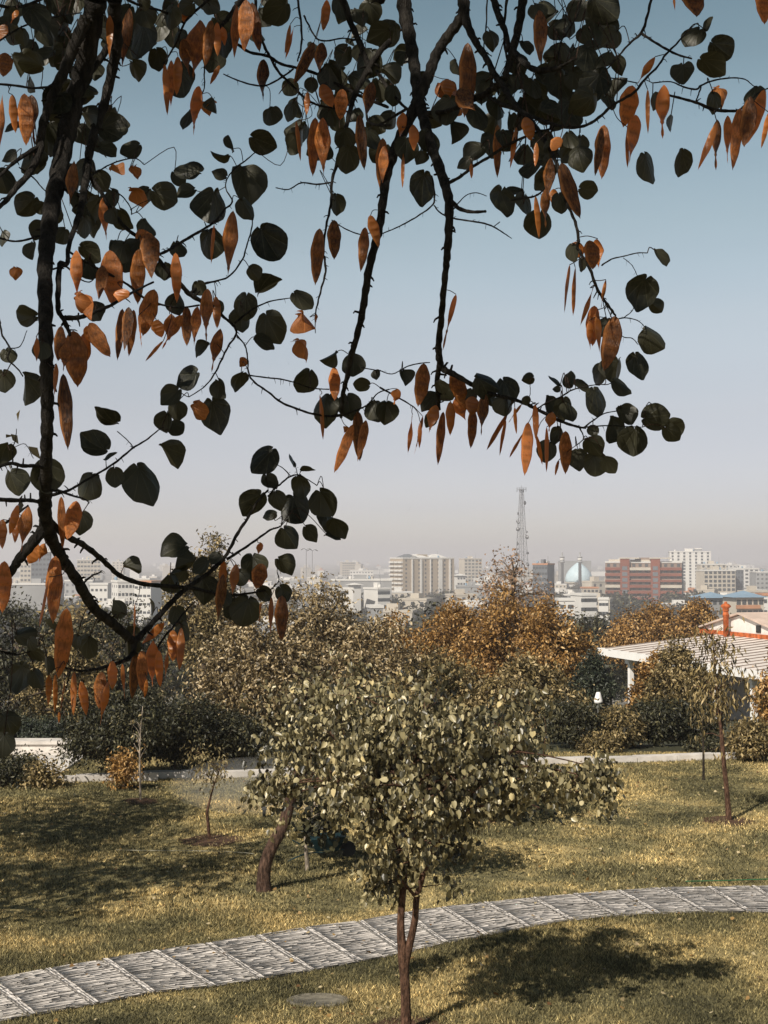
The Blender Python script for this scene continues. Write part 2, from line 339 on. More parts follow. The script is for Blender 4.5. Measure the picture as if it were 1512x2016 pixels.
# ---------------- trees and shrubs ----------------
def make_tree(name, label, cat, loc, env, bark, leafm, n_tips=90, per=60, sig=.22, size=.08, tmpl=(OVAL, OVALF), trunk=None, r0=.08, limbs=7, seed=1,
              group=None, droop=.3, up=.3, gap=.25, twig_r=.006, szvar=.35, elong=1.0, rag=.06):
    """env: ellipsoids (cx,cy,cz,rx,ry,rz[,weight]) around the trunk foot; trunk: list of points (x,y,z,r)"""
    g = np.random.default_rng(seed); e = np.array([list(q) + [1.0] * (7 - len(q)) for q in env], float)
    wgt = (e[:, 3] * e[:, 4] * e[:, 5]) ** .72 * e[:, 6]; wgt /= wgt.sum()
    n = int(n_tips * (1 + gap)); idx = g.choice(len(e), n, p=wgt)
    d = g.normal(0, 1, (n, 3)); d /= np.linalg.norm(d, axis=1, keepdims=True); rad = g.uniform(.25, 1, n) ** .45
    rad = np.where(g.random(n) < rag, rad * g.uniform(1.1, 1.35, n), rad)
    T = e[idx, :3] + d * rad[:, None] * e[idx, 3:6]
    ph = g.uniform(0, 6, 6); sc = 5.0 / e[:, 3:6].max()
    nz = np.sin(T[:, 0] * sc + ph[0]) * np.sin(T[:, 1] * sc + ph[1]) + np.sin(T[:, 2] * sc * 1.3 + ph[2]) * np.sin((T[:, 0] + T[:, 1]) * sc * .8 + ph[3])
    T = T[np.argsort(-nz + g.normal(0, .5, n) - 6 * (e[idx, 6] >= 1.5))[:n_tips]]
    root = empty(name, loc); tag(root, label, cat, group)
    if trunk is None:
        top = e[:, 2].mean(); trunk = [(0, 0, -.1, r0 * 1.25), (.02 * top, 0, top * .35, r0), (-.03 * top, .02 * top, top * .75, r0 * .7), (0, 0, top * 1.15, r0 * .35)]
    tp = spline(trunk, 5); mb = MB(); mb.tube([p[:3] for p in tp], [p[3] for p in tp], 10)
    tk = mb.build('trunk', bark, root)
    tr = np.array(tp); nodes = [tr[i] for i in range(len(tr) // 3, len(tr))]
    mb = MB(); li = g.choice(len(T), min(limbs, len(T)), replace=False); nodes = np.array(nodes)
    allp = [nodes]
    for q in li:
        t = T[q]; dist = np.linalg.norm(nodes[:, :3] - t, axis=1) + np.maximum(0, nodes[:, 2] - t[2] + .15) * 3; s = nodes[np.argmin(dist)]
        L = np.linalg.norm(t - s[:3]); mid = (s[:3] * .5 + t * .5) + np.array([0, 0, .12 * L]) + g.normal(0, .05 * L, 3)
        r_ = min(s[3] * .6, r0 * .55); pts = spline([tuple(s[:3]) + (r_,), tuple(mid) + (r_ * .65,), tuple(t) + (twig_r,)], 5)
        mb.tube([p[:3] for p in pts], [p[3] for p in pts], 7); allp.append(np.array(pts))
    ap = np.concatenate(allp)
    for t in T:
        dist = np.linalg.norm(ap[:, :3] - t, axis=1) + np.maximum(0, ap[:, 2] - t[2]) * .8; s = ap[np.argmin(dist)]
        L = np.linalg.norm(t - s[:3]); mid = (s[:3] + t) / 2 + g.normal(0, .08 * L, 3) + np.array([0, 0, .06 * L])
        rr = min(s[3] * .6, twig_r * 2.2); mb.tube([s[:3], mid, t], [rr, rr * .7, rr * .35], 4, False)
    mb.build('branches', bark, root)
    n = len(T) * per; own = np.repeat(np.arange(len(T)), per)
    P = T[own] + np.clip(g.normal(0, 1, (n, 3)), -2.2, 2.2) * sig * g.uniform(.5, 1.2, len(T))[own, None]
    c = e[:, :3].mean(0); outw = P - c; outw /= np.linalg.norm(outw, axis=1, keepdims=True) + 1e-6
    A = g.normal(0, 1, (n, 3)) + outw * .4; A[:, 2] -= droop * 3
    N = g.normal(0, 1, (n, 3)) + outw * .5; N[:, 2] += up * 2
    tm = [(a * (1 / elong), b_, c_) for a, b_, c_ in tmpl[0]]
    V_, F_, k_ = leafcards(P, A, N, size * g.uniform(1 - szvar, 1 + szvar, n), tm, tmpl[1])
    base = g.normal(0, .13, len(T))[own]
    rn = np.clip(g.beta(2, 2, n) + base, 0, 1)
    link('crown', mesh_np('crown', V_, F_, leafm, rnd=np.repeat(rn, k_)), root)
    return root
def copy_tree(o, parent=None):
    c = o.copy(); COL.objects.link(c)
    if parent is not None: c.parent = parent
    for ch in list(o.children): copy_tree(ch, c)
    return c
BK = barkmat('bark_grey', (.11, .085, .065)); BKR = barkmat('bark_red', (.10, .055, .036), 40); BKD = barkmat('bark_dark', (.035, .028, .022), 30); BKP = barkmat('bark_pale', (.30, .25, .20))
L_RED = leafmat('leaf_redbud_sunlit', [(0, (.020, .019, .011)), (.42, (.105, .090, .044)), (.70, (.31, .265, .140)), (.92, (.50, .43, .25)), (1, (.56, .45, .22))], .14, .38, .55)
L_GOLD = leafmat('leaf_gold', [(0, (.03, .022, .012)), (.42, (.17, .122, .054)), (.70, (.40, .30, .155)), (1, (.76, .62, .41))], .2, .45, .5)
L_ORG = leafmat('leaf_orange', [(0, (.04, .024, .010)), (.42, (.22, .115, .033)), (.70, (.46, .255, .072)), (1, (.72, .50, .24))], .25, .55)
L_BRN = leafmat('leaf_brown_green', [(0, (.025, .022, .011)), (.43, (.125, .095, .040)), (.73, (.31, .23, .095)), (1, (.58, .45, .25))], .2, .55)
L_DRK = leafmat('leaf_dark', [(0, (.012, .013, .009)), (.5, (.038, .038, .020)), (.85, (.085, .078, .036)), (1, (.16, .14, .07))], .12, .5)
L_EVR = leafmat('leaf_evergreen', [(0, (.012, .016, .012)), (.6, (.032, .04, .026)), (1, (.09, .10, .06))], .08, .45)
L_PNK = leafmat('leaf_pinkish', [(0, (.16, .09, .05)), (.5, (.36, .22, .13)), (1, (.6, .44, .32))], .3)
L_PAL = leafmat('leaf_pale_sapling', [(0, (.14, .11, .05)), (.6, (.33, .26, .12)), (1, (.5, .42, .24))], .3)

# foreground young redbud: envelope traced as blobs, pixel sizes turned into metres at its distance
bt = BASE['tree']; D0 = bt.y
def blob(px, py, rx, rz, ry=None, dy=0, w=1, base=bt):
    p = at(px, py, base.y + dy); k = p.y / F
    return (p.x - base.x, p.y - base.y, p.z - base.z, rx * k, (ry or rx) * k, rz * k, w)
env = [blob(830, 1490, 160, 125, 190), blob(800, 1530, 190, 100, 130, -.75), blob(850, 1500, 170, 95, 130, .8), blob(815, 1640, 110, 95, 150), blob(630, 1535, 130, 80, 120, .1), blob(545, 1560, 45, 26, 40, .1, 1.5), blob(620, 1610, 70, 30, 60, .1, 1), blob(690, 1430, 120, 70, 130, .2), blob(850, 1395, 70, 62, 70),
       blob(1000, 1480, 105, 90, 130, -.1), blob(1040, 1400, 50, 50, 50), blob(930, 1570, 110, 70, 90), blob(1120, 1540, 75, 30, 50, -.1, 1.6), blob(1185, 1530, 30, 40, 30, -.1, 1.8), blob(1195, 1575, 24, 16, 24, -.1, 1), blob(1050, 1585, 50, 18, 40, -.1),
       blob(760, 1720, 45, 35, 40, 0, 1.5), blob(840, 1740, 45, 30, 40, 0, 1.3), blob(1020, 1530, 60, 50, 60, 0)]
def lp(px, py, dy, r, base=bt): p = at(px, py, base.y + dy); return (p.x - base.x, p.y - base.y, p.z - base.z, r)
trunk = [(0, 0, -.12, .058), lp(799, 1985, 0, .046), lp(797, 1930, 0, .045), lp(793, 1880, 0, .047), lp(789, 1830, 0, .036), lp(791, 1780, .02, .033), lp(800, 1700, .05, .030), lp(826, 1600, .08, .027), lp(815, 1500, .05, .020), lp(835, 1400, 0, .010)]
tree = make_tree('redbud_tree', 'young forked redbud full of pale heart leaves beside the near edge of the stone path', 'tree', bt, env, BKR, L_RED, 430, 27, .078, .053, (HEARTN, HEARTF), trunk, .05, 32, 11, droop=.85, up=-.05, gap=.8, twig_r=.004)
mb = MB()
for pts in ([lp(796, 1905, 0, .038), lp(806, 1860, -.01, .036), lp(817, 1810, -.03, .031), lp(822, 1760, -.05, .028), lp(850, 1680, -.1, .024), lp(900, 1600, -.15, .020), lp(965, 1530, -.1, .014), lp(1030, 1450, 0, .008)],
            [lp(822, 1770, -.05, .018), lp(805, 1750, -.1, .014), lp(775, 1715, -.15, .009)],
            [lp(800, 1700, .05, .020), lp(770, 1640, .1, .018), lp(740, 1580, .1, .016), lp(690, 1500, .15, .012), lp(650, 1440, .15, .007)],
            [lp(740, 1580, .1, .012), lp(660, 1545, .1, .009), lp(570, 1565, .1, .004)],
            [lp(900, 1600, -.15, .014), lp(980, 1580, -.12, .010), lp(1090, 1565, -.1, .007), lp(1190, 1550, -.1, .004)]):
    s_ = spline(pts, 5); mb.tube([p[:3] for p in s_], [p[3] for p in s_], 9)
mb.build('limbs', BKR, tree)

# leaning tree and the other trees standing in the lawn
b = BASE['lean']; f_ = lambda px, py, dy, r: lp(px, py, dy, r, b); g_ = lambda px, py, rx, rz, ry=None, dy=0, w=1: blob(px, py, rx, rz, ry, dy, w, b)
make_tree('leaning_tree', 'tree with a thick curved trunk leaning right behind the redbud', 'tree', b,
          [g_(600, 1430, 95, 60, 90), g_(680, 1380, 100, 70, 100), g_(570, 1470, 60, 40, 50), g_(640, 1500, 80, 50, 80), g_(760, 1440, 90, 70, 90)], barkmat('bark_leaning', (.075, .045, .032), 34), L_RED, 130, 26, .18, .07, (HEARTN, HEARTF),
          [(0, 0, -.15, .13), f_(519, 1735, 0, .092), f_(523, 1700, 0, .082), f_(536, 1665, 0, .080), f_(556, 1630, .05, .078), f_(568, 1590, .1, .075), f_(585, 1530, .15, .085), f_(640, 1440, .2, .05), f_(680, 1370, .2, .02)], .13, 10, 12, droop=.5)
b = BASE['stake']; f_ = lambda px, py, dy, r: lp(px, py, dy, r, b); g_ = lambda px, py, rx, rz, ry=None, dy=0, w=1: blob(px, py, rx, rz, ry, dy, w, b)
make_tree('young_tree', 'slim pale trunk rising in front of the dark teal barrow', 'tree', b, [g_(640, 1560, 60, 60, 60), g_(625, 1620, 40, 25, 40)], BKP, L_DRK, 40, 18, .15, .08, (HEART, HEARTF),
          [(0, 0, -.1, .034), f_(604, 1690, 0, .028), f_(602, 1650, 0, .026), f_(612, 1600, 0, .022), f_(640, 1540, 0, .01)], .03, 5, 13)
b = BASE['rear']; f_ = lambda px, py, dy, r: lp(px, py, dy, r, b); g_ = lambda px, py, rx, rz, ry=None, dy=0, w=1: blob(px, py, rx, rz, ry, dy, w, b)
make_tree('young_tree', 'reddish trunked tree standing behind the right side of the redbud crown', 'tree', b, [g_(975, 1460, 100, 60, 90), g_(1045, 1605, 42, 15, 24, 0, .9), g_(950, 1520, 60, 40, 60)], BKR, L_DRK, 58, 20, .2, .09, (HEART, HEARTF),
          [(0, 0, -.1, .07), f_(969, 1590, 0, .055), f_(964, 1540, 0, .05), f_(970, 1470, 0, .03), f_(975, 1420, 0, .012)], .06, 8, 14)
b = BASE['pale']; f_ = lambda px, py, dy, r: lp(px, py, dy, r, b); g_ = lambda px, py, rx, rz, ry=None, dy=0, w=1: blob(px, py, rx, rz, ry, dy, w, b)
make_tree('young_tree', 'pale trunked tree showing through gaps in the middle of the redbud crown', 'tree', b, [g_(790, 1400, 100, 70, 100), g_(760, 1460, 80, 30, 80)], BKP, L_BRN, 70, 40, .25, .09, (OVAL, OVALF),
          [(0, 0, -.1, .09), f_(778, 1520, 0, .075), f_(776, 1480, 0, .07), f_(785, 1400, 0, .03)], .06, 8, 15)
b = BASE['leafy']; f_ = lambda px, py, dy, r: lp(px, py, dy, r, b); g_ = lambda px, py, rx, rz, ry=None, dy=0, w=1: blob(px, py, rx, rz, ry, dy, w, b)
make_tree('sapling', 'small twisted sapling with pale yellow leaves in a ring of soil on the left lawn', 'tree', b, [g_(405, 1505, 32, 24, 26), g_(435, 1512, 16, 26, 16), g_(390, 1480, 26, 16, 20), g_(412, 1535, 20, 14, 18, 0, .5)], BKR, L_PAL, 36, 10, .09, .07, (OVAL, OVALF),
          [(0, 0, -.1, .03), f_(410, 1625, 0, .024), f_(408, 1600, 0, .022), f_(412, 1580, 0, .018), f_(420, 1550, 0, .012), f_(432, 1515, 0, .006)], .024, 9, 16, elong=1.6, droop=.6)
b = BASE['thin']; f_ = lambda px, py, dy, r: lp(px, py, dy, r, b); g_ = lambda px, py, rx, rz, ry=None, dy=0, w=1: blob(px, py, rx, rz, ry, dy, w, b)
make_tree('sapling', 'thin leafless sapling with upright pale stems in front of the big left bush', 'tree', b, [g_(278, 1430, 24, 60, 20)], BKP, L_BRN, 12, 3, .05, .06, (OVAL, OVALF),
          [(0, 0, -.1, .022), f_(276, 1540, 0, .018), f_(275, 1495, 0, .016), f_(277, 1440, 0, .010), f_(281, 1390, 0, .004)], .018, 7, 17, twig_r=.004)
b = BASE['slim']; f_ = lambda px, py, dy, r: lp(px, py, dy, r, b); g_ = lambda px, py, rx, rz, ry=None, dy=0, w=1: blob(px, py, rx, rz, ry, dy, w, b)
make_tree('slender_tree', 'slender tree with drooping narrow leaves before the white pavilion', 'tree', b, [g_(1410, 1300, 55, 55, 50), g_(1400, 1245, 35, 30, 30), g_(1440, 1350, 50, 60, 45), g_(1385, 1370, 50, 50, 40, 0, .7), g_(1420, 1440, 50, 50, 40, 0, .35)], BKR, L_BRN, 62, 13, .14, .12, (OVAL, OVALF),
          [(0, 0, -.1, .055), f_(1431, 1560, 0, .042), f_(1424, 1490, 0, .038), f_(1420, 1440, 0, .034), f_(1412, 1360, 0, .02), f_(1402, 1250, 0, .006)], .04, 14, 18, elong=2.4, droop=.9)
b = BASE['wand']; f_ = lambda px, py, dy, r: lp(px, py, dy, r, b); g_ = lambda px, py, rx, rz, ry=None, dy=0, w=1: blob(px, py, rx, rz, ry, dy, w, b)
make_tree('sapling', 'thin dark straight sapling left of the slender tree on the right lawn', 'tree', b, [g_(1382, 1400, 28, 45, 24)], BKD, L_BRN, 16, 9, .08, .11, (OVAL, OVALF),
          [(0, 0, -.1, .026), f_(1385, 1490, 0, .022), f_(1384, 1440, 0, .016), f_(1382, 1360, 0, .005)], .02, 6, 19, elong=2.2, droop=.8)

# trees beyond the lawn: (name, label, px, top, width px, distance, leaf material, leaf size, density, shape, seed)
def far_tree(name, label, px, top, wpx, d, lm, size, seed, low=None, n=150, per=70, group=None, bark=BK, gap=.3, shape=0, r0=None, el=1.3):
    x = (px - 756) * d / F; gz = hgt(x, d); zt = CAMZ - (top - HOR) * d / F - gz; zl = (CAMZ - (low - HOR) * d / F - gz) if low else zt * .18
    zl = max(zl, .05); rx = wpx * d / F / 2; c = (zt + zl) / 2; rz = (zt - zl) / 2; g = random.Random(seed)
    if shape == 0: env = [(0, 0, c, rx * .72, rx * .72, rz * .85), (-rx * .45, 0, c - rz * .2, rx * .5, rx * .6, rz * .55), (rx * .45, 0, c - rz * .1, rx * .5, rx * .6, rz * .6), (g.uniform(-.3, .3) * rx, 0, c + rz * .55, rx * .35, rx * .35, rz * .45), (g.uniform(-.5, .5) * rx, -rx * .4, c - rz * .3, rx * .5, rx * .4, rz * .5)]
    elif shape == 1: env = [(0, 0, c - rz * .4, rx, rx, rz * .6), (0, 0, c + rz * .1, rx * .6, rx * .6, rz * .6), (0, 0, c + rz * .55, rx * .28, rx * .28, rz * .45)]
    else: env = [(g.uniform(-.6, .6) * rx, g.uniform(-.4, .4) * rx, zl + rz * g.uniform(.6, 1.1), rx * .55, rx * .55, rz * .8) for _ in range(5)] + [(0, 0, c * .85, rx * .8, rx * .7, rz * .85)]
    return make_tree(name, label, 'shrub' if shape == 2 else 'tree', (x, d, gz), env, bark, lm, n, per, sig=max(.12, (rx * rz * rx / n) ** (1 / 3) * .72), size=size, r0=r0 or .035 * zt, limbs=12, seed=seed, group=group, droop=.25, up=.3, gap=gap, elong=el, twig_r=.012)
far = [
 ('broadleaf_tree', 'dark grey green tree with brown patches at the far left edge behind the hanging pods', 40, 1172, 280, 44, L_DRK, .13, 21, 1440, 150, 70),
 ('broadleaf_tree', 'dark tree behind the lower left fork of the overhanging branch', 215, 1182, 250, 43, L_DRK, .12, 22, 1440, 150, 70),
 ('tall_tree', 'tall green tree rising above the skyline left of the pale gold trees', 400, 1035, 150, 52, L_BRN, .15, 23, 1340, 170, 80, 1),
 ('broadleaf_tree', 'brown and orange tinted tree low on the left between the dark trees', 130, 1250, 200, 38, L_BRN, .11, 24, 1430, 120, 60),
 ('gold_tree', 'broad pale gold tree left of the redbud crown', 500, 1190, 270, 35, L_GOLD, .115, 25, 1500, 210, 85),
 ('gold_tree', 'pale gold tree whose bare twigs reach the skyline above the white complex', 625, 1103, 210, 38, L_GOLD, .11, 26, 1460, 190, 80),
 ('gold_tree', 'smaller gold tree directly below the white roofed shed', 735, 1195, 200, 37, L_GOLD, .11, 27, 1440, 130, 75),
 ('autumn_tree', 'brown orange tree between the gold trees and the big orange tree', 800, 1205, 200, 56, L_ORG, .15, 28, 1420, 130, 70),
 ('autumn_tree', 'bright orange tree just right of the tan tower block', 900, 1160, 190, 56, L_ORG, .15, 29, 1400, 150, 80),
 ('autumn_tree', 'big orange brown tree in the middle under the lattice mast', 1000, 1148, 270, 52, L_ORG, .14, 30, 1420, 220, 85),
 ('autumn_tree', 'rusty tree on the right shoulder of the big orange tree', 1088, 1178, 180, 50, L_ORG, .14, 31, 1410, 150, 80),
 ('poplar', 'thin pinkish poplar with half bare top in front of the lattice mast', 1012, 1085, 170, 66, L_PNK, .17, 32, 1260, 80, 22, 0),
 ('olive_brown_tree', 'olive brown tree directly behind the redbud crown', 850, 1275, 250, 38, L_BRN, .115, 33, 1500, 190, 80),
 ('olive_brown_tree', 'olive brown tree behind the right half of the redbud crown', 1040, 1275, 230, 37, L_BRN, .115, 34, 1500, 180, 80),
 ('olive_brown_tree', 'olive brown tree behind the left shoulder of the redbud crown', 690, 1275, 210, 36, L_GOLD, .11, 35, 1490, 150, 80),
 ('evergreen_tree', 'dense blackish evergreen left of the white pavilion roof', 1162, 1272, 92, 46, L_EVR, .11, 36, 1400, 120, 80),
 ('autumn_tree', 'wide orange tree behind the pavilion roof below the brick red flats', 1275, 1190, 190, 108, L_ORG, .26, 37, 1320, 170, 75),
 ('autumn_tree', 'orange tree behind the pavilion roof below the blue roofed houses', 1370, 1180, 120, 104, L_ORG, .25, 38, 1300, 120, 75),
 ('grey_green_tree', 'hazy grey green tree filling the gap right of the rusty tree', 1170, 1210, 130, 130, L_DRK, .3, 39, 1330, 110, 60),
 ('autumn_tree', 'orange green tree in front of the left corner of the pavilion', 1290, 1285, 110, 44, L_ORG, .12, 40, 1450, 130, 75),
 ('autumn_tree', 'brown tree in front of the middle of the pavilion roof', 1335, 1262, 150, 42, L_BRN, .12, 41, 1460, 140, 75),
 ('gold_tree', 'golden tree at the right edge beside the pavilion post', 1545, 1270, 120, 36, L_ORG, .11, 42, 1440, 120, 80),
]
for q in far:
    sh = 1 if q[0] in ('evergreen_tree',) else 0
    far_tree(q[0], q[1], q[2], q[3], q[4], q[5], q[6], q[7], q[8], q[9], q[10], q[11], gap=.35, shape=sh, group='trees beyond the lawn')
sh = [
 ('broad_shrub', 'large rounded bush at the left edge of the lawn', 225, 1345, 230, 27.7, L_DRK, .085, 51, 150, 80),
 ('broad_shrub', 'dark bush between the large left bush and the redbud', 345, 1360, 180, 28.7, L_DRK, .085, 52, 140, 80),
 ('broad_shrub', 'dark bush left of the redbud crown behind the leafy sapling', 455, 1400, 150, 29.0, L_DRK, .085, 53, 110, 75),
 ('low_shrub', 'low dark bush in the bottom left corner of the planting', 25, 1487, 120, 26.9, L_DRK, .075, 54, 70, 70),
 ('rose_bush', 'small glossy bush with a red bloom in front of the pale gravel', 88, 1503, 58, 26.5, L_BRN, .075, 55, 36, 50),
 ('orange_shrub', 'small orange leaved bush at the foot of the large left bush', 246, 1482, 38, 26.4, L_ORG, .07, 56, 30, 60),
 ('hedge_bush', 'dark clipped bush above the left retaining wall', 75, 1418, 190, 34.8, L_EVR, .08, 57, 120, 75),
 ('hedge_bush', 'dark bush above the left wall nearer the big bush', 20, 1400, 170, 36.5, L_DRK, .09, 58, 90, 70),
 ('broad_shrub', 'dark bush just right of the redbud crown', 1130, 1385, 110, 32.2, L_DRK, .09, 59, 100, 75),
 ('broad_shrub', 'dark bush under the evergreen by the right kerb', 1205, 1390, 120, 32.5, L_BRN, .09, 60, 100, 75),
 ('broad_shrub', 'dark bush in the middle of the right hedge', 1285, 1370, 130, 33.0, L_DRK, .09, 61, 120, 75),
 ('broad_shrub', 'dark bush behind the thin dark sapling', 1360, 1375, 110, 33.4, L_DRK, .09, 62, 100, 75),
 ('low_shrub', 'low bush along the right kerb under the middle hedge', 1180, 1450, 90, 31.6, L_BRN, .08, 63, 50, 60),
 ('low_shrub', 'low dark bush along the right kerb beside the slender tree', 1390, 1465, 80, 31.5, L_DRK, .08, 64, 50, 60),
 ('broad_shrub', 'gold green bush at the right edge of the lawn', 1492, 1418, 110, 30.2, L_BRN, .085, 65, 90, 70),
 ('broad_shrub', 'dark bush behind the centre of the redbud crown', 960, 1420, 170, 31.8, L_DRK, .09, 66, 110, 75),
 ('broad_shrub', 'dark bush behind the left of the redbud crown', 640, 1430, 170, 31.5, L_DRK, .09, 67, 110, 75),
]
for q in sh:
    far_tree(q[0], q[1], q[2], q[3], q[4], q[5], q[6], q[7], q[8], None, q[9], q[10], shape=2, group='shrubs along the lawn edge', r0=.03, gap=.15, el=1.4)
# two broad trees left of the view: they throw the long shade across the left lawn
for (x, y, hh, rx, sd, lb) in ((-7.7, 14.8, 8.2, 2.5, 71, 'broad tree standing left of the view nearer the path'), (-8.4, 19.3, 6.6, 1.9, 72, 'broad tree standing left of the view further along the lawn')):
    make_tree('shade_tree', lb, 'tree', (x, y, 0), [(0, 0, hh * .68, rx, rx, hh * .28), (rx * .6, .2, hh * .6, rx * .7, rx * .7, hh * .18), (-rx * .6, 0, hh * .62, rx * .7, rx * .7, hh * .2)], BK, L_BRN, 120, 42, .34, .15, (OVAL, OVALF), r0=.14, limbs=10, seed=sd, gap=.4)
# wood on the slope: copies of four trees
protos = []; wood = random.Random(8)
for k, lm in enumerate((L_DRK, L_BRN, L_DRK, L_ORG)):
    protos.append(make_tree('slope_tree', 'x', 'tree', (0, 0, 0), [(0, 0, 4.2, 2.6, 2.6, 2.6), (1.2, 0, 3.4, 1.8, 1.8, 1.8), (-1.3, .5, 3.5, 1.7, 1.7, 1.7), (0, 0, 6, 1.3, 1.3, 1.3)], BK, lm, 70, 40, .55, .36, (OVAL, OVALF), r0=.16, limbs=8, seed=80 + k, gap=.3))
k = 0
for row, (d, npx) in enumerate(((120, 10), (165, 12), (220, 14), (300, 18))):
    for j in range(npx):
        px = 30 + (j + wood.uniform(-.3, .3)) * 1480 / (npx - 1); dd = d * wood.uniform(.92, 1.08); x = (px - 756) * dd / F
        if k < 4: o = protos[k]
        else: o = copy_tree(protos[wood.choice([0, 0, 1, 2, 2, 3])])
        s_ = wood.uniform(.8, 1.25); o.location = (x, dd, hgt(x, dd)); o.scale = (s_ * 1.15, s_ * 1.15, s_); o.rotation_euler = (0, 0, wood.uniform(0, 6.28))
        tag(o, ('nearest', 'second', 'third', 'farthest')[row] + ' row slope tree ' + ('below the dark grey tower', 'left of the tall green tree', 'behind the tall green tree', 'behind the left gold tree', 'behind the middle gold tree', 'below the tan tower', 'left of the lattice mast', 'under the lattice mast', 'below the mosque', 'below the brick red flats', 'below the blue roofs')[min(10, max(0, int(px / 137.5)))], 'tree', 'trees on the slope below the park'); k += 1
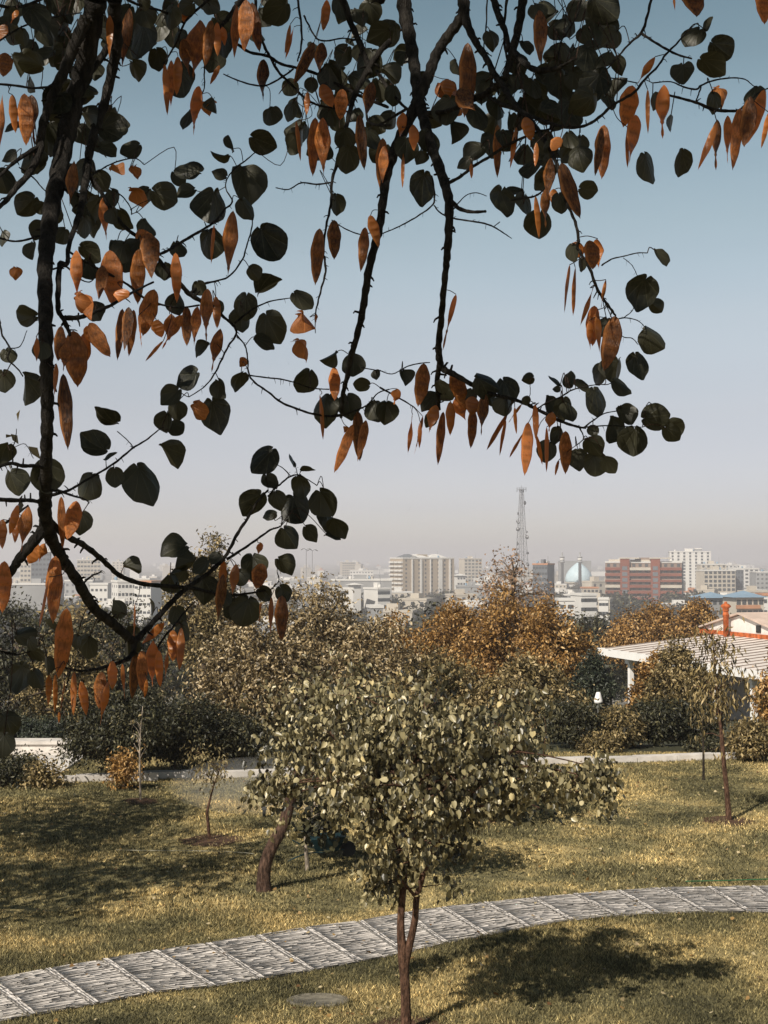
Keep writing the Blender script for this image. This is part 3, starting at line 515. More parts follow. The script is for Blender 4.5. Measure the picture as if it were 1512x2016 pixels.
# ---------------- overhanging redbud ----------------
# measured on enlarged tiles of the picture: each entry is tile, then x y width (or sizes) in tile units; turned into real places and sizes below
OFF = {'1': (0, 0), '2': (752, 0), '3': (0, 480), '4': (752, 480), '5': (0, 960)}
def tp(t, x, y): return OFF[t][0] + x * K, OFF[t][1] + y * K
def depth(px, py):      # how far each part of the hanging limb is, metres ahead
    return 2.62 + .30 * math.sin(px * .0042 - .9) + .16 * math.sin(py * .006 + px * .002) + .00012 * px
BR = '''1 375 0 88 350 150 82 320 300 80 285 420 78 255 550 75 230 680 70 205 800 68 188 920 66 3 176 100 60 178 250 58 180 400 56 183 500 54 185 600 52 185 700 50 182 800 48 180 900 48 178 1000 52 5 176 100 54 195 185 52 245 280 45 300 360 42 340 430 42 380 485 40 440 530 38 490 575 36 525 605 30
5 525 600 26 520 650 20 480 680 16 400 705 13 320 718 11 255 705 8
5 525 605 26 560 570 24 620 505 22 690 430 20 750 380 17 810 340 16 870 285 15 900 240 13 930 180 13 970 120 11 1010 55 9 1050 10 8
5 180 130 46 165 170 44 120 225 42 75 280 38 50 320 32 10 380 26 -40 430 22
5 190 130 30 260 190 26 320 220 24 380 265 22 430 310 20 470 345 20 550 375 18 640 385 17 760 395 15 860 420 13 930 420 11 1000 410 8 1060 400 6
5 890 280 12 960 235 10 1010 200 9 1060 165 8 1100 150 6 1105 110 5
5 600 660 10 640 590 9 680 545 8 720 490 7 755 455 5
5 325 375 10 360 345 8 385 335 7 400 325 5
5 -30 45 18 60 50 18 120 50 16 170 60 16
5 -20 160 12 20 140 11 70 100 10 110 70 8
5 0 640 5 60 650 5
1 450 0 56 450 80 55 455 180 50 440 270 42 410 400 38 375 500 36 350 600 34 335 700 32 320 800 27 300 870 23 270 960 19 262 1035 18 3 235 80 22 228 180 22 228 260 20 245 290 18 265 340 10
1 340 60 50 325 100 50 290 180 46 250 280 42 215 350 40 190 420 37 165 500 34 155 590 30 120 670 28 60 740 24 20 790 20 -30 830 18
1 160 570 20 100 605 18 40 650 14 -20 710 12
1 435 170 30 385 240 30 340 300 26 300 390 20
1 -20 328 10 60 335 10 130 345 10 200 340 10
1 75 655 6 130 695 6 160 730 5 185 755 5
1 -10 165 8 50 125 8 110 95 7 190 75 6 250 60 5 320 50 5
1 -10 20 14 60 30 12 130 10 12 200 -20 12
1 345 680 18 400 760 18 440 830 17 490 890 16 540 930 14 600 990 13 3 660 110 18 700 150 18 740 195 20 790 225 18 840 250 14 880 290 12 915 320 10 925 355 9 895 400 8 870 450 8 840 510 7 800 560 5 740 600 4
3 925 355 7 960 400 6 970 450 6 975 510 7 1000 545 8 1050 580 8 1100 620 9 1160 645 9 1220 665 9 1290 675 10 1340 670 14
3 975 515 6 1050 525 6 1100 530 6 1160 545 5 1220 565 5 1290 570 5
1 600 1000 11 640 990 12 700 955 12 750 925 12 810 890 10 850 860 10 880 820 8 910 790 7 885 740 5 890 700 5 920 660 6 960 630 6 1005 592 4
3 745 195 14 790 160 11 850 145 8 900 125 7 950 60 7 968 0 6 1 985 900 6 990 850 4
3 920 310 9 970 270 8 1000 250 7 1060 225 6 1140 212 4
3 260 25 9 350 80 10 430 120 10 500 160 10 560 210 10 620 235 9 700 250 8 780 240 8
3 255 290 22 300 290 20 340 280 17 400 255 15 440 238 13 520 190 11 600 150 8
3 250 290 16 265 330 16 275 360 12
3 0 310 8 10 360 8 40 410 7 30 450 7 70 490 6 90 520 5
3 40 410 5 80 400 4 105 340 3
3 -20 200 8 0 310 8
3 200 985 14 270 965 11 330 930 9 400 890 9 460 850 9 520 800 8 570 770 7 620 730 5 640 720 4
3 525 800 5 500 770 4 460 735 4
3 -20 880 12 40 860 14 90 870 16 140 870 15 175 880 16
3 50 860 6 50 800 5 60 770 4 65 725 3
3 60 795 3 100 785 3 130 840 3
3 195 955 14 240 970 12 280 985 9 330 1000 7 350 1015 4
1 -10 930 8 50 945 8 100 940 9 150 925 9 190 920 9
3 205 100 8 260 90 8 300 130 6 350 150 5 380 120 4
2 85 -5 60 95 80 55 115 180 48 130 280 45 140 370 44 158 440 44 175 510 42 200 590 41 240 700 40 262 790 37 262 900 33 255 1000 30 4 250 100 26 240 200 25 232 300 25 222 390 26 225 450 28 238 488 27 290 515 22 350 550 18 420 585 16 500 605 14 560 625 14 600 645 14 650 670 13 700 695 12 760 715 10 800 722 7
4 226 470 22 215 540 20 220 600 17 225 650 10
2 318 -5 48 320 50 46 290 100 42 245 160 42 210 220 42 185 290 44 150 370 46 120 440 46 85 510 44 50 590 42 20 680 38 5 780 34 -10 890 32 3 1470 0 33 1445 100 31 1430 200 29 1415 290 27 1390 390 24 1375 440 24 1360 520 20 1345 580 18 1340 650 14 1335 680 11
2 322 50 38 340 110 32 370 170 28 410 230 26 440 290 26 470 330 26 500 380 24 540 430 22 590 480 20 630 540 18 660 590 16 690 660 15 710 760 13 740 830 12 760 880 12 770 940 12 4 765 10 12 780 40 12 815 100 12 840 170 12 870 220 12 900 260 10 915 282 7
2 437 -5 28 460 70 26 485 130 22 497 200 18
2 552 -5 36 540 80 34 520 170 32 500 240 29 480 310 26
2 412 -5 7 408 100 6 400 190 5 430 220 4
2 490 -5 12 480 90 10 482 190 10 500 260 9
2 365 385 26 400 372 26 430 350 26 465 330 26
2 150 440 20 200 442 18 260 435 18 320 410 18 370 385 22
2 515 200 28 560 250 24 610 275 24 680 270 20 720 250 12 760 230 8
2 420 380 16 460 405 16 500 420 15 560 445 14 620 470 14 680 490 13 740 500 12 800 490 12 850 460 12 900 415 12 950 385 11 990 360 11 1030 310 10 1080 260 9 1110 215 9 1150 175 8 1195 125 6
2 1055 -5 12 1040 60 11 1018 125 12 970 170 9 930 215 8 900 250 7 880 272 5
2 1018 132 12 1060 160 10 1110 190 10 1160 215 9 1215 230 7
2 1120 372 10 1190 390 11 1240 405 12 1300 430 14 1370 435 12 1400 430 9 1440 395 7 1480 360 6 1530 340 6
2 1060 325 5 1130 320 5 1180 340 7 1230 350 8 1250 335 8 1300 315 7 1370 305 6 1420 310 5 1445 328 4
2 1250 340 7 1240 370 6 1230 395 6
2 895 305 5 950 315 5 1000 325 5
2 780 0 7 765 60 6 730 120 6 700 170 6 690 250 6
2 265 715 15 310 690 13 360 650 12 420 615 12 480 575 12 540 545 11 600 520 10 660 505 8
2 262 775 20 300 815 17 350 830 14 405 828 11
2 295 800 5 330 765 4 370 755 4 410 768 3
2 195 690 8 205 750 8 200 800 7 150 840 6 100 870 6 50 895 5 0 915 5
2 205 805 6 230 835 6 280 855 7 340 865 7 400 875 7 440 890 6 480 915 5 508 934 3
2 440 886 4 462 869 4
2 505 785 8 560 775 8 600 768 8 640 740 6
2 0 10 16 -40 -10 20
2 -20 280 16 20 340 14 60 390 12 100 430 12
2 -10 490 10 40 460 11 90 430 12
1 900 150 14 940 180 12 980 205 12 1050 220 12 1100 250 12 1160 265 12 1230 285 13 1290 315 14 1350 345 14 1410 375 13 1470 400 13 1520 420 13
1 1000 -10 12 1010 110 11 1040 190 12 1060 225 12 1090 280 11 1140 330 10 1190 380 10 1240 410 9 1310 425 8 1370 440 8
1 875 290 5 920 310 6 980 330 7 1040 335 7 1100 305 8 1150 270 8
1 1340 -10 24 1370 80 25 1410 170 24 1440 250 22 1450 290 20
1 1530 160 24 1490 200 24 1450 260 23 1410 330 22 1380 400 20 1360 480 18 1340 560 16 1320 640 14 1300 710 12 1298 780 11 1290 830 10 1275 900 9 1265 1000 9 3 1270 50 9 1275 110 9 1260 170 8 1245 230 7 1235 280 5 1235 350 3
1 1295 715 7 1240 722 7 1180 716 6 1130 742 5 1080 735 4
1 1300 862 4 1350 895 5 1410 918 5 1450 912 4
1 1190 60 8 1210 100 7 1240 150 7 1280 160 7 1340 150 6 1390 155 4
1 1165 -10 10 1180 100 9 1180 180 8 1165 240 6
1 1430 380 6 1440 470 10 1480 490 11 1530 490 11
1 955 -10 24 925 25 20 890 75 17 865 105 14 840 160 8
1 870 95 6 810 230 6 800 280 6 800 345 5 775 395 4
1 640 250 6 690 170 8 720 95 9 770 40 10 830 -10 12
1 500 0 12 560 25 11 640 45 10 720 90 9
1 355 690 8 370 680 7 420 650 6 470 630 6 530 620 5 565 645 4
1 430 735 5 480 770 5 512 815 5 515 840 5
1 510 822 4 560 792 3 600 780 2
4 580 555 3 580 590 3 565 625 4
4 605 648 6 650 620 6 700 600 7 740 575 6 790 560 5 850 550 4
4 790 720 7 830 690 6 870 665 5 920 655 4
4 800 718 6 880 712 5 950 715 4 1020 718 3
4 770 715 6 790 760 5 760 790 4
4 860 85 7 900 60 6 950 48 5 1000 36 5 1040 36 4
4 945 55 3 980 85 3 1000 125 3
4 905 300 6 950 290 5 1000 300 4 1030 325 3
4 945 290 4 975 268 4 990 243 3
4 915 290 5 940 360 4 980 370 4 1003 395 3
4 -10 495 4 40 510 4 100 480 5 150 468 5 187 465 4
4 -10 562 8 60 600 7 120 636 5
3 1415 485 5 1500 500 4
3 1335 675 9 1400 650 7 1440 630 6 1480 585 5 1525 570 5
3 1050 990 8 1075 960 7 1100 940 7 1130 915 7 1165 905 6 1200 920 4 1242 947 4
3 1165 905 4 1160 880 3 1150 850 3
3 1140 912 5 1110 880 4 1075 860 3
5 1085 330 4 1092 365 4 1060 400 5
5 0 640 6 60 655 6 120 640 5 150 620 4'''
LF = '''1 740 660 118 190 .85;1 865 682 58 200 .9;1 735 757 80 140;1 965 713 160 80;1 830 800 142 70;1 1025 550 108 20 .75;1 910 560 70 265 .18;1 862 605 80 180 .18;1 640 765 112 25 .95;1 580 885 84 75 .75;1 965 810 92 90 .8;1 1050 945 155 70 .95;1 820 950 122 90;1 740 468 86 100 .8;1 840 410 64 110 .6;1 1062 452 84 80;1 1137 430 82 95 .7;1 1170 540 90 90 .8;1 710 310 140 90 .8
1 530 270 84 110 .8;1 560 150 158 95 .8;1 602 160 95 90 .5;1 625 230 90 80;1 140 60 120 60;1 128 255 96 120 .8;1 55 250 95 80 .6;1 240 240 64 90;1 278 165 64 120;1 42 610 66 90;1 200 515 92 100 .7;1 220 400 120 120;1 340 350 90 30;1 440 505 125 0;1 412 592 90 40;1 395 705 88 60;1 235 640 64 90;1 160 812 54 100;1 300 780 70 60;1 385 805 90 90;1 450 842 72 70;1 335 885 90 110;1 350 985 100 90 .7;1 135 980 76 90;1 10 930 66 90;1 478 985 92 90;1 175 130 100 60 .6;1 90 140 66 90;1 350 465 96 60 .8;1 500 50 70 120;1 570 60 90 70;1 670 60 92 100;1 735 30 70 70;1 830 20 84 40;1 885 175 100 90 .7;1 1085 40 118 140 .7;1 1332 30 92 80;1 1405 55 82 90;1 1450 40 100 60;1 1492 130 100 100
1 1310 290 116 60 .8;1 1440 240 122 110;1 1300 450 84 70;1 1350 540 92 90;1 1360 615 112 100;1 1450 545 104 60;1 1470 490 80 30;1 1490 595 92 90;1 1330 192 44 0 .5;1 1370 165 44 20 .6;1 1220 330 60 80;1 1195 520 70 90 .6;1 60 20 80 60;1 700 150 80 90;1 790 10 90 60;1 290 20 80 100;1 560 10 60 60;1 40 60 70 70
2 30 130 110 110;2 88 225 74 80 .7;2 30 290 86 80;2 45 370 80 90;2 160 310 66 80;2 435 150 80 90 .85;2 298 258 66 100 .6;2 412 345 78 80;2 260 430 120 100;2 372 452 112 70;2 275 512 92 100 .75;2 182 550 104 60;2 95 580 104 110;2 150 612 62 90;2 160 727 130 95 .7;2 325 632 64 90;2 362 590 92 80;2 430 570 112 90;2 475 550 92 70;2 460 795 130 90 .75;2 556 800 96 90 .8;2 622 870 112 100 .9;2 700 790 82 80;2 805 742 76 20;2 590 665 104 100 .6;2 770 612 104 80;2 655 580 70 90;2 865 25 130 60;2 850 112 150 80;2 900 145 92 70;2 660 80 96 90 .6;2 650 25 82 60;2 715 200 72 90;2 800 225 112 100;2 870 225 80 80;2 840 335 134 90;2 690 350 112 100;2 760 310 92 70;2 590 350 92 80;2 580 410 102 90;2 650 445 102 60;2 730 445 130 90;2 800 400 122 80;2 882 405 74 70;2 500 325 84 80;2 1220 140 100 130 .85;2 1278 100 66 260 .4;2 1322 192 108 90 .8;2 1290 250 118 40 .5;2 1180 292 94 90 .95;2 1300 395 80 95 .8;2 1455 368 92 110;2 1060 392 72 90 .6;2 1130 478 66 90 .5;2 1045 648 124 85;2 1170 628 104 90 .85;2 780 560 70 90;2 740 545 70 60
2 610 40 80 90;2 560 190 70 90;2 540 310 80 60;2 700 90 60 90;2 640 300 90 120;2 530 250 90 60
3 105 277 90 200 .9;3 165 415 76 90;3 35 435 68 60;3 15 532 88 60;3 100 558 124 90;3 372 262 84 60;3 350 100 90 80;3 500 60 110 90;3 640 107 74 90;3 690 232 84 80;3 782 170 62 70;3 850 247 62 90;3 992 112 68 60 .9;3 1045 167 112 12 .5;3 960 240 110 95;3 1060 322 134 65 .95;3 945 292 94 90;3 1030 382 84 60 .7;3 1183 215 98 40 .8;3 795 412 76 90 .7;3 740 525 106 110 .9;3 675 595 92 100;3 690 650 82 60;3 655 692 86 90;3 690 722 70 70;3 870 562 84 80;3 930 527 84 100 .65;3 845 662 138 80 .9;3 1195 533 100 120 .9;3 1385 475 96 90;3 1268 640 128 100 .85;3 1365 630 100 80;3 1420 550 66 180 .8;3 1478 650 90 90;3 1472 510 42 90;3 1290 440 74 125 .35;3 420 690 106 190 .7;3 375 790 118 200 .85;3 432 835 62 20 .5;3 345 945 116 110 .9;3 448 910 80 100 .8;3 565 928 168 75;3 660 824 112 60;3 15 810 90 90;3 50 930 108 70;3 182 902 136 90 .9;3 1035 840 126 130 .9;3 1053 935 76 60;3 1185 945 92 70 .75;3 1145 850 56 250 .22;3 1200 890 58 0 .22;3 540 20 100 90;3 700 20 70 60;3 460 30 90 60
4 1085 55 84 100 .75;4 1012 180 140 110 .9;4 1070 245 62 80;4 1065 365 116 30 .95;4 1000 472 106 60 .9;4 920 490 104 90;4 935 555 90 60 .8;4 852 512 92 120 .7;4 870 320 80 80 .9;4 412 542 112 60;4 490 570 110 70;4 480 627 84 90;4 575 527 48 90;4 566 612 38 90;4 682 537 66 210 .4;4 740 537 66 280 .75;4 685 575 32 180;4 775 562 74 30 .7;4 840 612 118 80;4 650 627 72 90;4 710 640 94 90;4 730 655 82 70;4 895 722 106 100;4 950 672 90 60;4 990 765 118 90;4 1065 680 110 20;4 1145 718 86 40;4 1130 740 80 70;4 826 732 48 90;4 830 792 88 60;4 835 858 100 110;4 890 862 76 60 .8;4 770 840 84 90;4 650 807 88 100 .85;4 690 750 74 90 .7;4 85 520 66 80 .9;4 15 655 90 90;4 250 582 74 60;4 190 612 90 130 .8;4 230 560 60 60;4 350 592 60 90;4 750 30 72 80 .7;4 780 80 52 80 .7;4 195 690 60 100 .8;4 420 600 60 60
5 995 58 118 130;5 1165 80 128 80;5 1275 50 118 60;5 1085 45 76 80;5 1058 102 56 150 .8;5 1130 190 96 60;5 1215 175 72 80;5 1325 147 92 40;5 1282 122 82 80 .7;5 1300 190 66 20 .5;5 690 240 112 100;5 735 297 84 110 .8;5 845 275 56 60;5 515 312 76 80 .9;5 318 130 92 80;5 990 305 106 100;5 1112 302 88 50;5 680 370 82 60;5 795 390 114 90;5 940 350 70 60;5 962 478 124 110;5 925 472 102 70;5 1040 410 70 40;5 1115 412 72 60;5 475 475 74 190 .8;5 595 470 66 280 .35;5 500 622 84 90 .8;5 520 560 60 90;5 692 500 84 90 .7;5 720 560 84 80 .8;5 340 622 98 90;5 95 572 86 30 .85;5 125 610 60 60;5 140 650 76 40;5 185 690 72 110;5 95 742 124 90;5 145 745 80 60 .6;5 200 550 70 150 .5;5 30 932 112 60;5 15 1000 96 90;5 298 600 60 90;5 792 305 80 90 .8;5 880 432 64 60;5 705 330 70 90'''
PD = '''1 505 30 480 270 46;1 290 630 275 810 48;1 720 0 720 90 56;1 782 80 760 310 92;1 722 150 740 300 50;1 830 80 800 262 42;1 852 90 850 222 32;1 870 105 882 180 26;1 645 250 655 452 24;1 668 235 672 422 36;1 697 220 690 372 36;1 782 335 755 528 48;1 860 255 822 330 20;1 925 20 920 232 36;1 962 0 960 206 66;1 990 10 1015 206 46;1 1036 230 1028 396 50;1 1280 0 1265 122 36;1 1137 95 1115 212 15;1 1152 105 1118 232 10;1 1230 165 1150 330 44;1 1265 165 1250 302 50;1 1265 330 1300 422 52;1 1345 350 1330 470 52;1 1452 320 1435 462 50;1 1410 450 1425 668 42;1 1207 360 1200 452 22;1 1235 460 1225 692 46;1 1268 460 1266 692 62;1 1160 475 1177 632 16;1 1502 540 1490 755 52;1 20 95 5 160 46;1 72 40 40 92 26;1 10 370 0 592 26;1 48 370 62 522 32;1 97 365 100 570 58;1 125 370 132 572 60;1 22 205 10 300 60;1 428 60 430 232 32;1 410 770 415 942 46;1 1256 895 1232 1118 52;1 1312 862 1305 1018 52;1 1433 890 1410 1065 42;1 1452 842 1482 972 42;1 916 825 890 1092 58;1 838 880 825 1035 16;1 545 898 600 1035 74;1 430 980 440 1198 82;1 690 990 690 1186 42
3 295 25 305 202 48;3 400 85 390 222 50;3 545 20 540 238 56;3 575 -40 600 138 82;3 480 175 470 232 66;3 503 248 490 422 48;3 482 255 458 458 34;3 524 258 502 442 36;3 543 280 556 412 12;3 605 178 560 362 70;3 612 298 632 368 50;3 715 280 632 412 46;3 640 380 568 460 10;3 665 275 665 382 50;3 735 248 730 402 42;3 776 245 758 402 42;3 815 175 805 388 54;3 845 205 850 332 32;3 862 332 830 504 48;3 292 340 298 562 92;3 333 345 322 540 60;3 242 325 225 462 44;3 262 380 250 502 50;3 350 310 433 444 58;3 322 200 362 300 60;3 340 320 392 402 60;3 250 508 262 808 54;3 220 470 214 596 20;3 142 365 145 462 22;3 1242 70 1242 136 22;3 1312 485 1308 616 44;3 1256 590 1266 768 16;3 1402 655 1410 852 46;3 1382 708 1308 897 40;3 1432 690 1402 854 36;3 1240 275 1238 310 14;3 1365 720 1345 740 30
4 735 82 713 273 18;4 757 92 747 282 15;4 830 168 778 322 9;4 877 140 858 255 15;4 832 242 825 402 52;4 812 300 818 418 30;4 845 258 852 432 26;4 915 282 868 498 72;4 290 198 236 418 21;4 165 468 140 638 56;4 275 505 330 652 60;4 290 598 332 692 60;4 360 598 345 672 56;4 402 582 390 752 46;4 356 640 347 802 36;4 215 632 182 742 48;4 242 658 217 868 32;4 270 618 265 752 36;4 160 676 128 825 12;4 120 668 103 822 10;4 150 700 145 802 16;4 500 650 408 808 12;4 485 690 460 832 15;4 520 640 527 746 14;4 547 628 495 702 12;4 573 698 557 908 44;4 600 628 602 768 24;4 560 728 498 838 10;4 605 748 628 866 14;4 667 658 655 738 42;4 645 718 644 895 10;4 722 733 715 903 48;4 692 848 678 908 12;4 60 568 48 632 42;4 815 -15 825 100 60;4 845 -20 848 98 48;4 770 -8 748 60 60
2 615 40 622 248 56;2 340 165 322 458 68;2 292 355 372 432 80;2 260 310 250 372 60;2 12 570 0 742 42;2 80 440 72 542 40;2 120 488 127 592 40;2 82 600 80 738 12;2 455 488 450 698 32;2 526 498 503 662 22;2 562 458 582 552 50;2 605 558 600 652 20;2 700 538 665 592 44;2 665 618 645 792 46;2 702 638 777 857 58;2 640 738 642 892 40;2 602 768 615 935 22;2 872 493 855 704 62;2 862 498 833 690 32;2 1070 222 1000 332 30;2 985 335 940 498 72;2 990 448 972 642 58;2 962 498 960 658 14;2 1103 332 1100 544 58;2 1312 478 1238 668 28;2 1312 468 1308 668 42;2 1352 452 1355 642 36;2 1403 425 1368 668 50;2 1442 378 1420 580 60;2 1500 350 1420 570 50;2 1515 440 1485 582 20;2 1205 -60 1228 66 90;2 1482 -60 1498 96 62;2 1143 -20 1148 46 9;2 1040 350 1040 525 14;2 350 640 350 700 14;2 680 740 670 810 40
5 242 35 245 242 32;5 300 52 262 204 60;5 72 68 35 184 32;5 112 72 85 254 54;5 62 90 58 218 32;5 12 125 8 242 38;5 22 288 5 492 58;5 150 218 108 297 60;5 178 218 155 292 40;5 222 268 205 534 64;5 192 350 155 547 14;5 268 472 225 748 66;5 190 732 190 854 26;5 217 732 215 882 14;5 232 878 230 922 10;5 292 722 286 893 24;5 320 758 336 894 34;5 402 722 385 867 48;5 425 755 393 934 30;5 442 678 437 792 38;5 535 648 515 828 38;5 557 638 560 803 42;5 600 598 600 782 58;5 622 638 628 782 32;5 682 558 675 682 46;5 712 548 700 717 32;5 657 638 648 752 15;5 642 528 558 612 32;5 577 750 565 822 16;5 877 288 872 402 30;5 922 298 913 422 36;5 872 338 855 534 42;5 1032 300 1000 397 60;5 1020 215 1012 262 26;5 1062 428 1060 582 20;5 1108 423 1100 602 52;5 1022 448 1015 532 7;5 530 455 522 642 12;5 480 690 488 832 18;5 255 750 235 880 8'''
DL = '''1 455 675 60 20 .6;1 520 675 56 80 .7;1 560 755 96 30 .6;1 835 425 64 110 .6;3 1205 295 92 50 .7;3 1198 402 96 60 .4;3 765 650 80 60 .8;3 68 112 52 90 .7;2 1340 370 92 75 .7;2 260 340 92 60 .9;3 960 465 40 120 .7;2 290 400 90 60 .8;1 1215 660 0 0;3 640 320 56 60 .6;3 300 230 90 60 .7'''
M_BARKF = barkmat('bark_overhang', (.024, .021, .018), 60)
def veined(name, c0, c1, trans, tc, pod=False):
    m, t, b, o = newmat(name)
    a = t.nodes.new('ShaderNodeAttribute'); a.attribute_name = 'vein'
    f = noise(t, 9, 5, .6); oi = t.nodes.new('ShaderNodeObjectInfo')
    ad = t.nodes.new('ShaderNodeMath'); ad.operation = 'MULTIPLY_ADD'; t.links.new(oi.outputs['Random'], ad.inputs[0]); ad.inputs[1].default_value = .62 if pod else .55; t.links.new(f, ad.inputs[2])
    r = ramp_node(t, [(.38, c0), (.85, c1), (1.0, tuple(min(1, x * (1.5 if pod else 1)) for x in c1))], ad.outputs[0])
    mx = t.nodes.new('ShaderNodeMix'); mx.data_type = 'RGBA'; mx.blend_type = 'MIX'; t.links.new(a.outputs['Fac'], mx.inputs[0]); t.links.new(r.outputs[0], mx.inputs[6]); mx.inputs[7].default_value = (*[min(1, x * 2.6) for x in c1], 1)
    if pod:      # seeds show as darker swellings, sutures as pale lines
        a2 = t.nodes.new('ShaderNodeAttribute'); a2.attribute_name = 'seed'; md = t.nodes.new('ShaderNodeMix'); md.data_type = 'RGBA'; t.links.new(a2.outputs['Fac'], md.inputs[0]); t.links.new(r.outputs[0], md.inputs[6]); md.inputs[7].default_value = (*[x * .7 for x in c0], 1)
        r = md; a3 = md.outputs[2]; t.links.new(a3, mx.inputs[6])
    else: a3 = r.outputs[0]
    t.links.new(mx.outputs[2], b.inputs['Base Color']); b.inputs['Roughness'].default_value = .36 if pod else .42; b.inputs['Specular IOR Level'].default_value = .5 if pod else .25
    f9 = noise(t, 5, 4, .6, 'Object', (3, 1, 3)); bp = t.nodes.new('ShaderNodeBump'); bp.inputs['Strength'].default_value = .5 if pod else .15; bp.inputs['Distance'].default_value = .01; t.links.new(f9, bp.inputs['Height']); t.links.new(bp.outputs[0], b.inputs['Normal'])
    tr = t.nodes.new('ShaderNodeBsdfTranslucent'); ms = t.nodes.new('ShaderNodeMixShader'); ms.inputs[0].default_value = trans
    sc = t.nodes.new('ShaderNodeMix'); sc.data_type = 'RGBA'; sc.blend_type = 'MULTIPLY'; sc.inputs[0].default_value = 1; t.links.new(a3, sc.inputs[6]); sc.inputs[7].default_value = (*tc, 1)
    t.links.new(sc.outputs[2], tr.inputs[0]); t.links.new(b.outputs[0], ms.inputs[1]); t.links.new(tr.outputs[0], ms.inputs[2]); t.links.new(ms.outputs[0], o.inputs[0])
    return m
M_LEAFF = veined('leaf_overhang_shaded', (.008, .009, .006), (.033, .032, .020), .14, (1.5, 1.5, 1.0))  # leaf colour darkened, the shade under the crown is put into it
M_DRYF = veined('leaf_dry', (.16, .050, .018), (.34, .13, .04), .4, (1.4, 1.2, 1.0))
M_PODF = veined('seed_pod', (.035, .012, .005), (.35, .135, .034), .5, (1.5, 1.4, 1.1), True)
frn = random.Random(17)
def leaf_mesh(seed, mat, fold, cup, wave, tip=1.0):
    g = random.Random(seed); ang = []
    veins = [-150, -105, -62, -28, 0, 28, 62, 105, 150]
    for v_ in veins: ang += [v_ - 1.6, v_, v_ + 1.6]
    for v_ in range(-176, 180, 9):
        if min(abs(v_ - q) for q in veins) > 4: ang.append(v_)
    ang = sorted(ang); rings = [.0, .12, .3, .5, .7, .86, 1.0]; V = []; ve = []; c_ = .72; ph = [g.uniform(0, 6.28) for _ in range(5)]; skew = g.uniform(-.05, .05)
    for a in ang:
        p = math.radians(a); r = c_ * math.cos(p) + math.sqrt(1 - (c_ * math.sin(p)) ** 2)
        r *= 1 + .07 * tip * math.exp(-(a / 9) ** 2) - .03 * math.exp(-((abs(a) - 22) / 14) ** 2)
        r *= 1 + .018 * math.sin(5 * p + ph[0]) + .012 * math.sin(11 * p + ph[1]) + skew * math.sin(p)
        if abs(a) > 150: r *= max(.12, 1 - ((abs(a) - 150) / 30) ** 2 * .9)
        for q in rings:
            x = math.sin(p) * r * q; y = math.cos(p) * r * q
            isv = 1.0 if any(abs(a - z_) < .1 for z_ in veins) and q < .97 else 0.0
            z = fold * abs(x) ** 1.3 + cup * (y - .7) ** 2 * .5 + wave * math.sin(4 * p + ph[2]) * q * q + .03 * math.sin(9 * x + ph[3]) * q - .012 * isv
            V.append((x / 2, y / 2, z / 2)); ve.append(isv * (.55 if q > .5 else .8))
    nr = len(rings); FC = []
    for i in range(len(ang) - 1):
        for k in range(nr - 1): FC.append((i * nr + k, i * nr + k + 1, (i + 1) * nr + k + 1, (i + 1) * nr + k))
    return mesh_np('leaf', V, FC, mat, attrs={'vein': ve}, smooth_=True)
LEAVES = [leaf_mesh(s, M_LEAFF, *q) for s, q in enumerate([(.12, .15, .04), (.25, .10, .06), (-.1, .25, .05), (.05, -.2, .08, 1.6), (.4, .1, .05), (.18, .3, .12, .4), (.7, .2, .10), (-.5, .4, .12, .5), (.9, -.2, .14), (.3, .7, .10)])]
DRY = [leaf_mesh(s + 9, M_DRYF, *q) for s, q in enumerate([(.8, .9, .25), (1.1, .3, .35), (.5, 1.3, .3)])]
def pod_mesh(seed, twist, bend, bumps):
    g = random.Random(seed); n = 26; m = 12; V = []; ve = []; FC = []; sd = []
    for i in range(n + 1):
        t_ = i / n; wv = max(.012, (math.sin(math.pi * min(1, t_ ** .8)) ** .70) * (1 + .05 * math.sin(t_ * 17 + seed)))
        if t_ > .93: wv = max(.012, wv * .6)
        th = .055 + bumps * max(0, math.sin(t_ * bumps * 0 + t_ * 30 + seed)) ** 2 * (1 if .12 < t_ < .88 else .2)
        tw = twist * (t_ - .3)
        for k in range(m):
            a = 2 * math.pi * k / m; x = math.cos(a) * .5 * wv; z = math.sin(a) * .5 * wv * (th * (2.2 if abs(math.cos(a)) < .7 else .9))
            if k in (0,): x *= 1.0
            xx = x * math.cos(tw) - z * math.sin(tw); zz = x * math.sin(tw) + z * math.cos(tw)
            V.append((xx + .06 * math.sin(t_ * 3.1 + seed), t_, zz * 1 + bend * (t_ - .5) ** 2 + .02 * math.sin(t_ * 9 + seed)))
            edge = 1.0 if k in (1, 11) and .08 < t_ < .95 else 0.0
            seedspot = .0
            ve.append(edge * .55); sd.append(max(0, math.sin(t_ * 24 + seed)) ** 2 * .42 * (1 if .14 < t_ < .86 and abs(math.cos(a)) < .6 else 0))
    for i in range(n):
        for k in range(m):
            k2 = (k + 1) % m; FC.append((i * m + k, i * m + k2, (i + 1) * m + k2, (i + 1) * m + k))
    return mesh_np('seed_pod', V, FC, M_PODF, attrs={'vein': ve, 'seed': sd}, smooth_=True)
PODS = [pod_mesh(s, *q) for s, q in enumerate([(.3, .1, .10), (-.6, .2, .14), (.9, -.15, .10), (.1, .05, .16), (-1.4, .25, .12), (2.2, .1, .08), (3.2, .3, .09), (-2.6, -.3, .12), (.6, .45, .13), (-.2, -.35, .15)])]

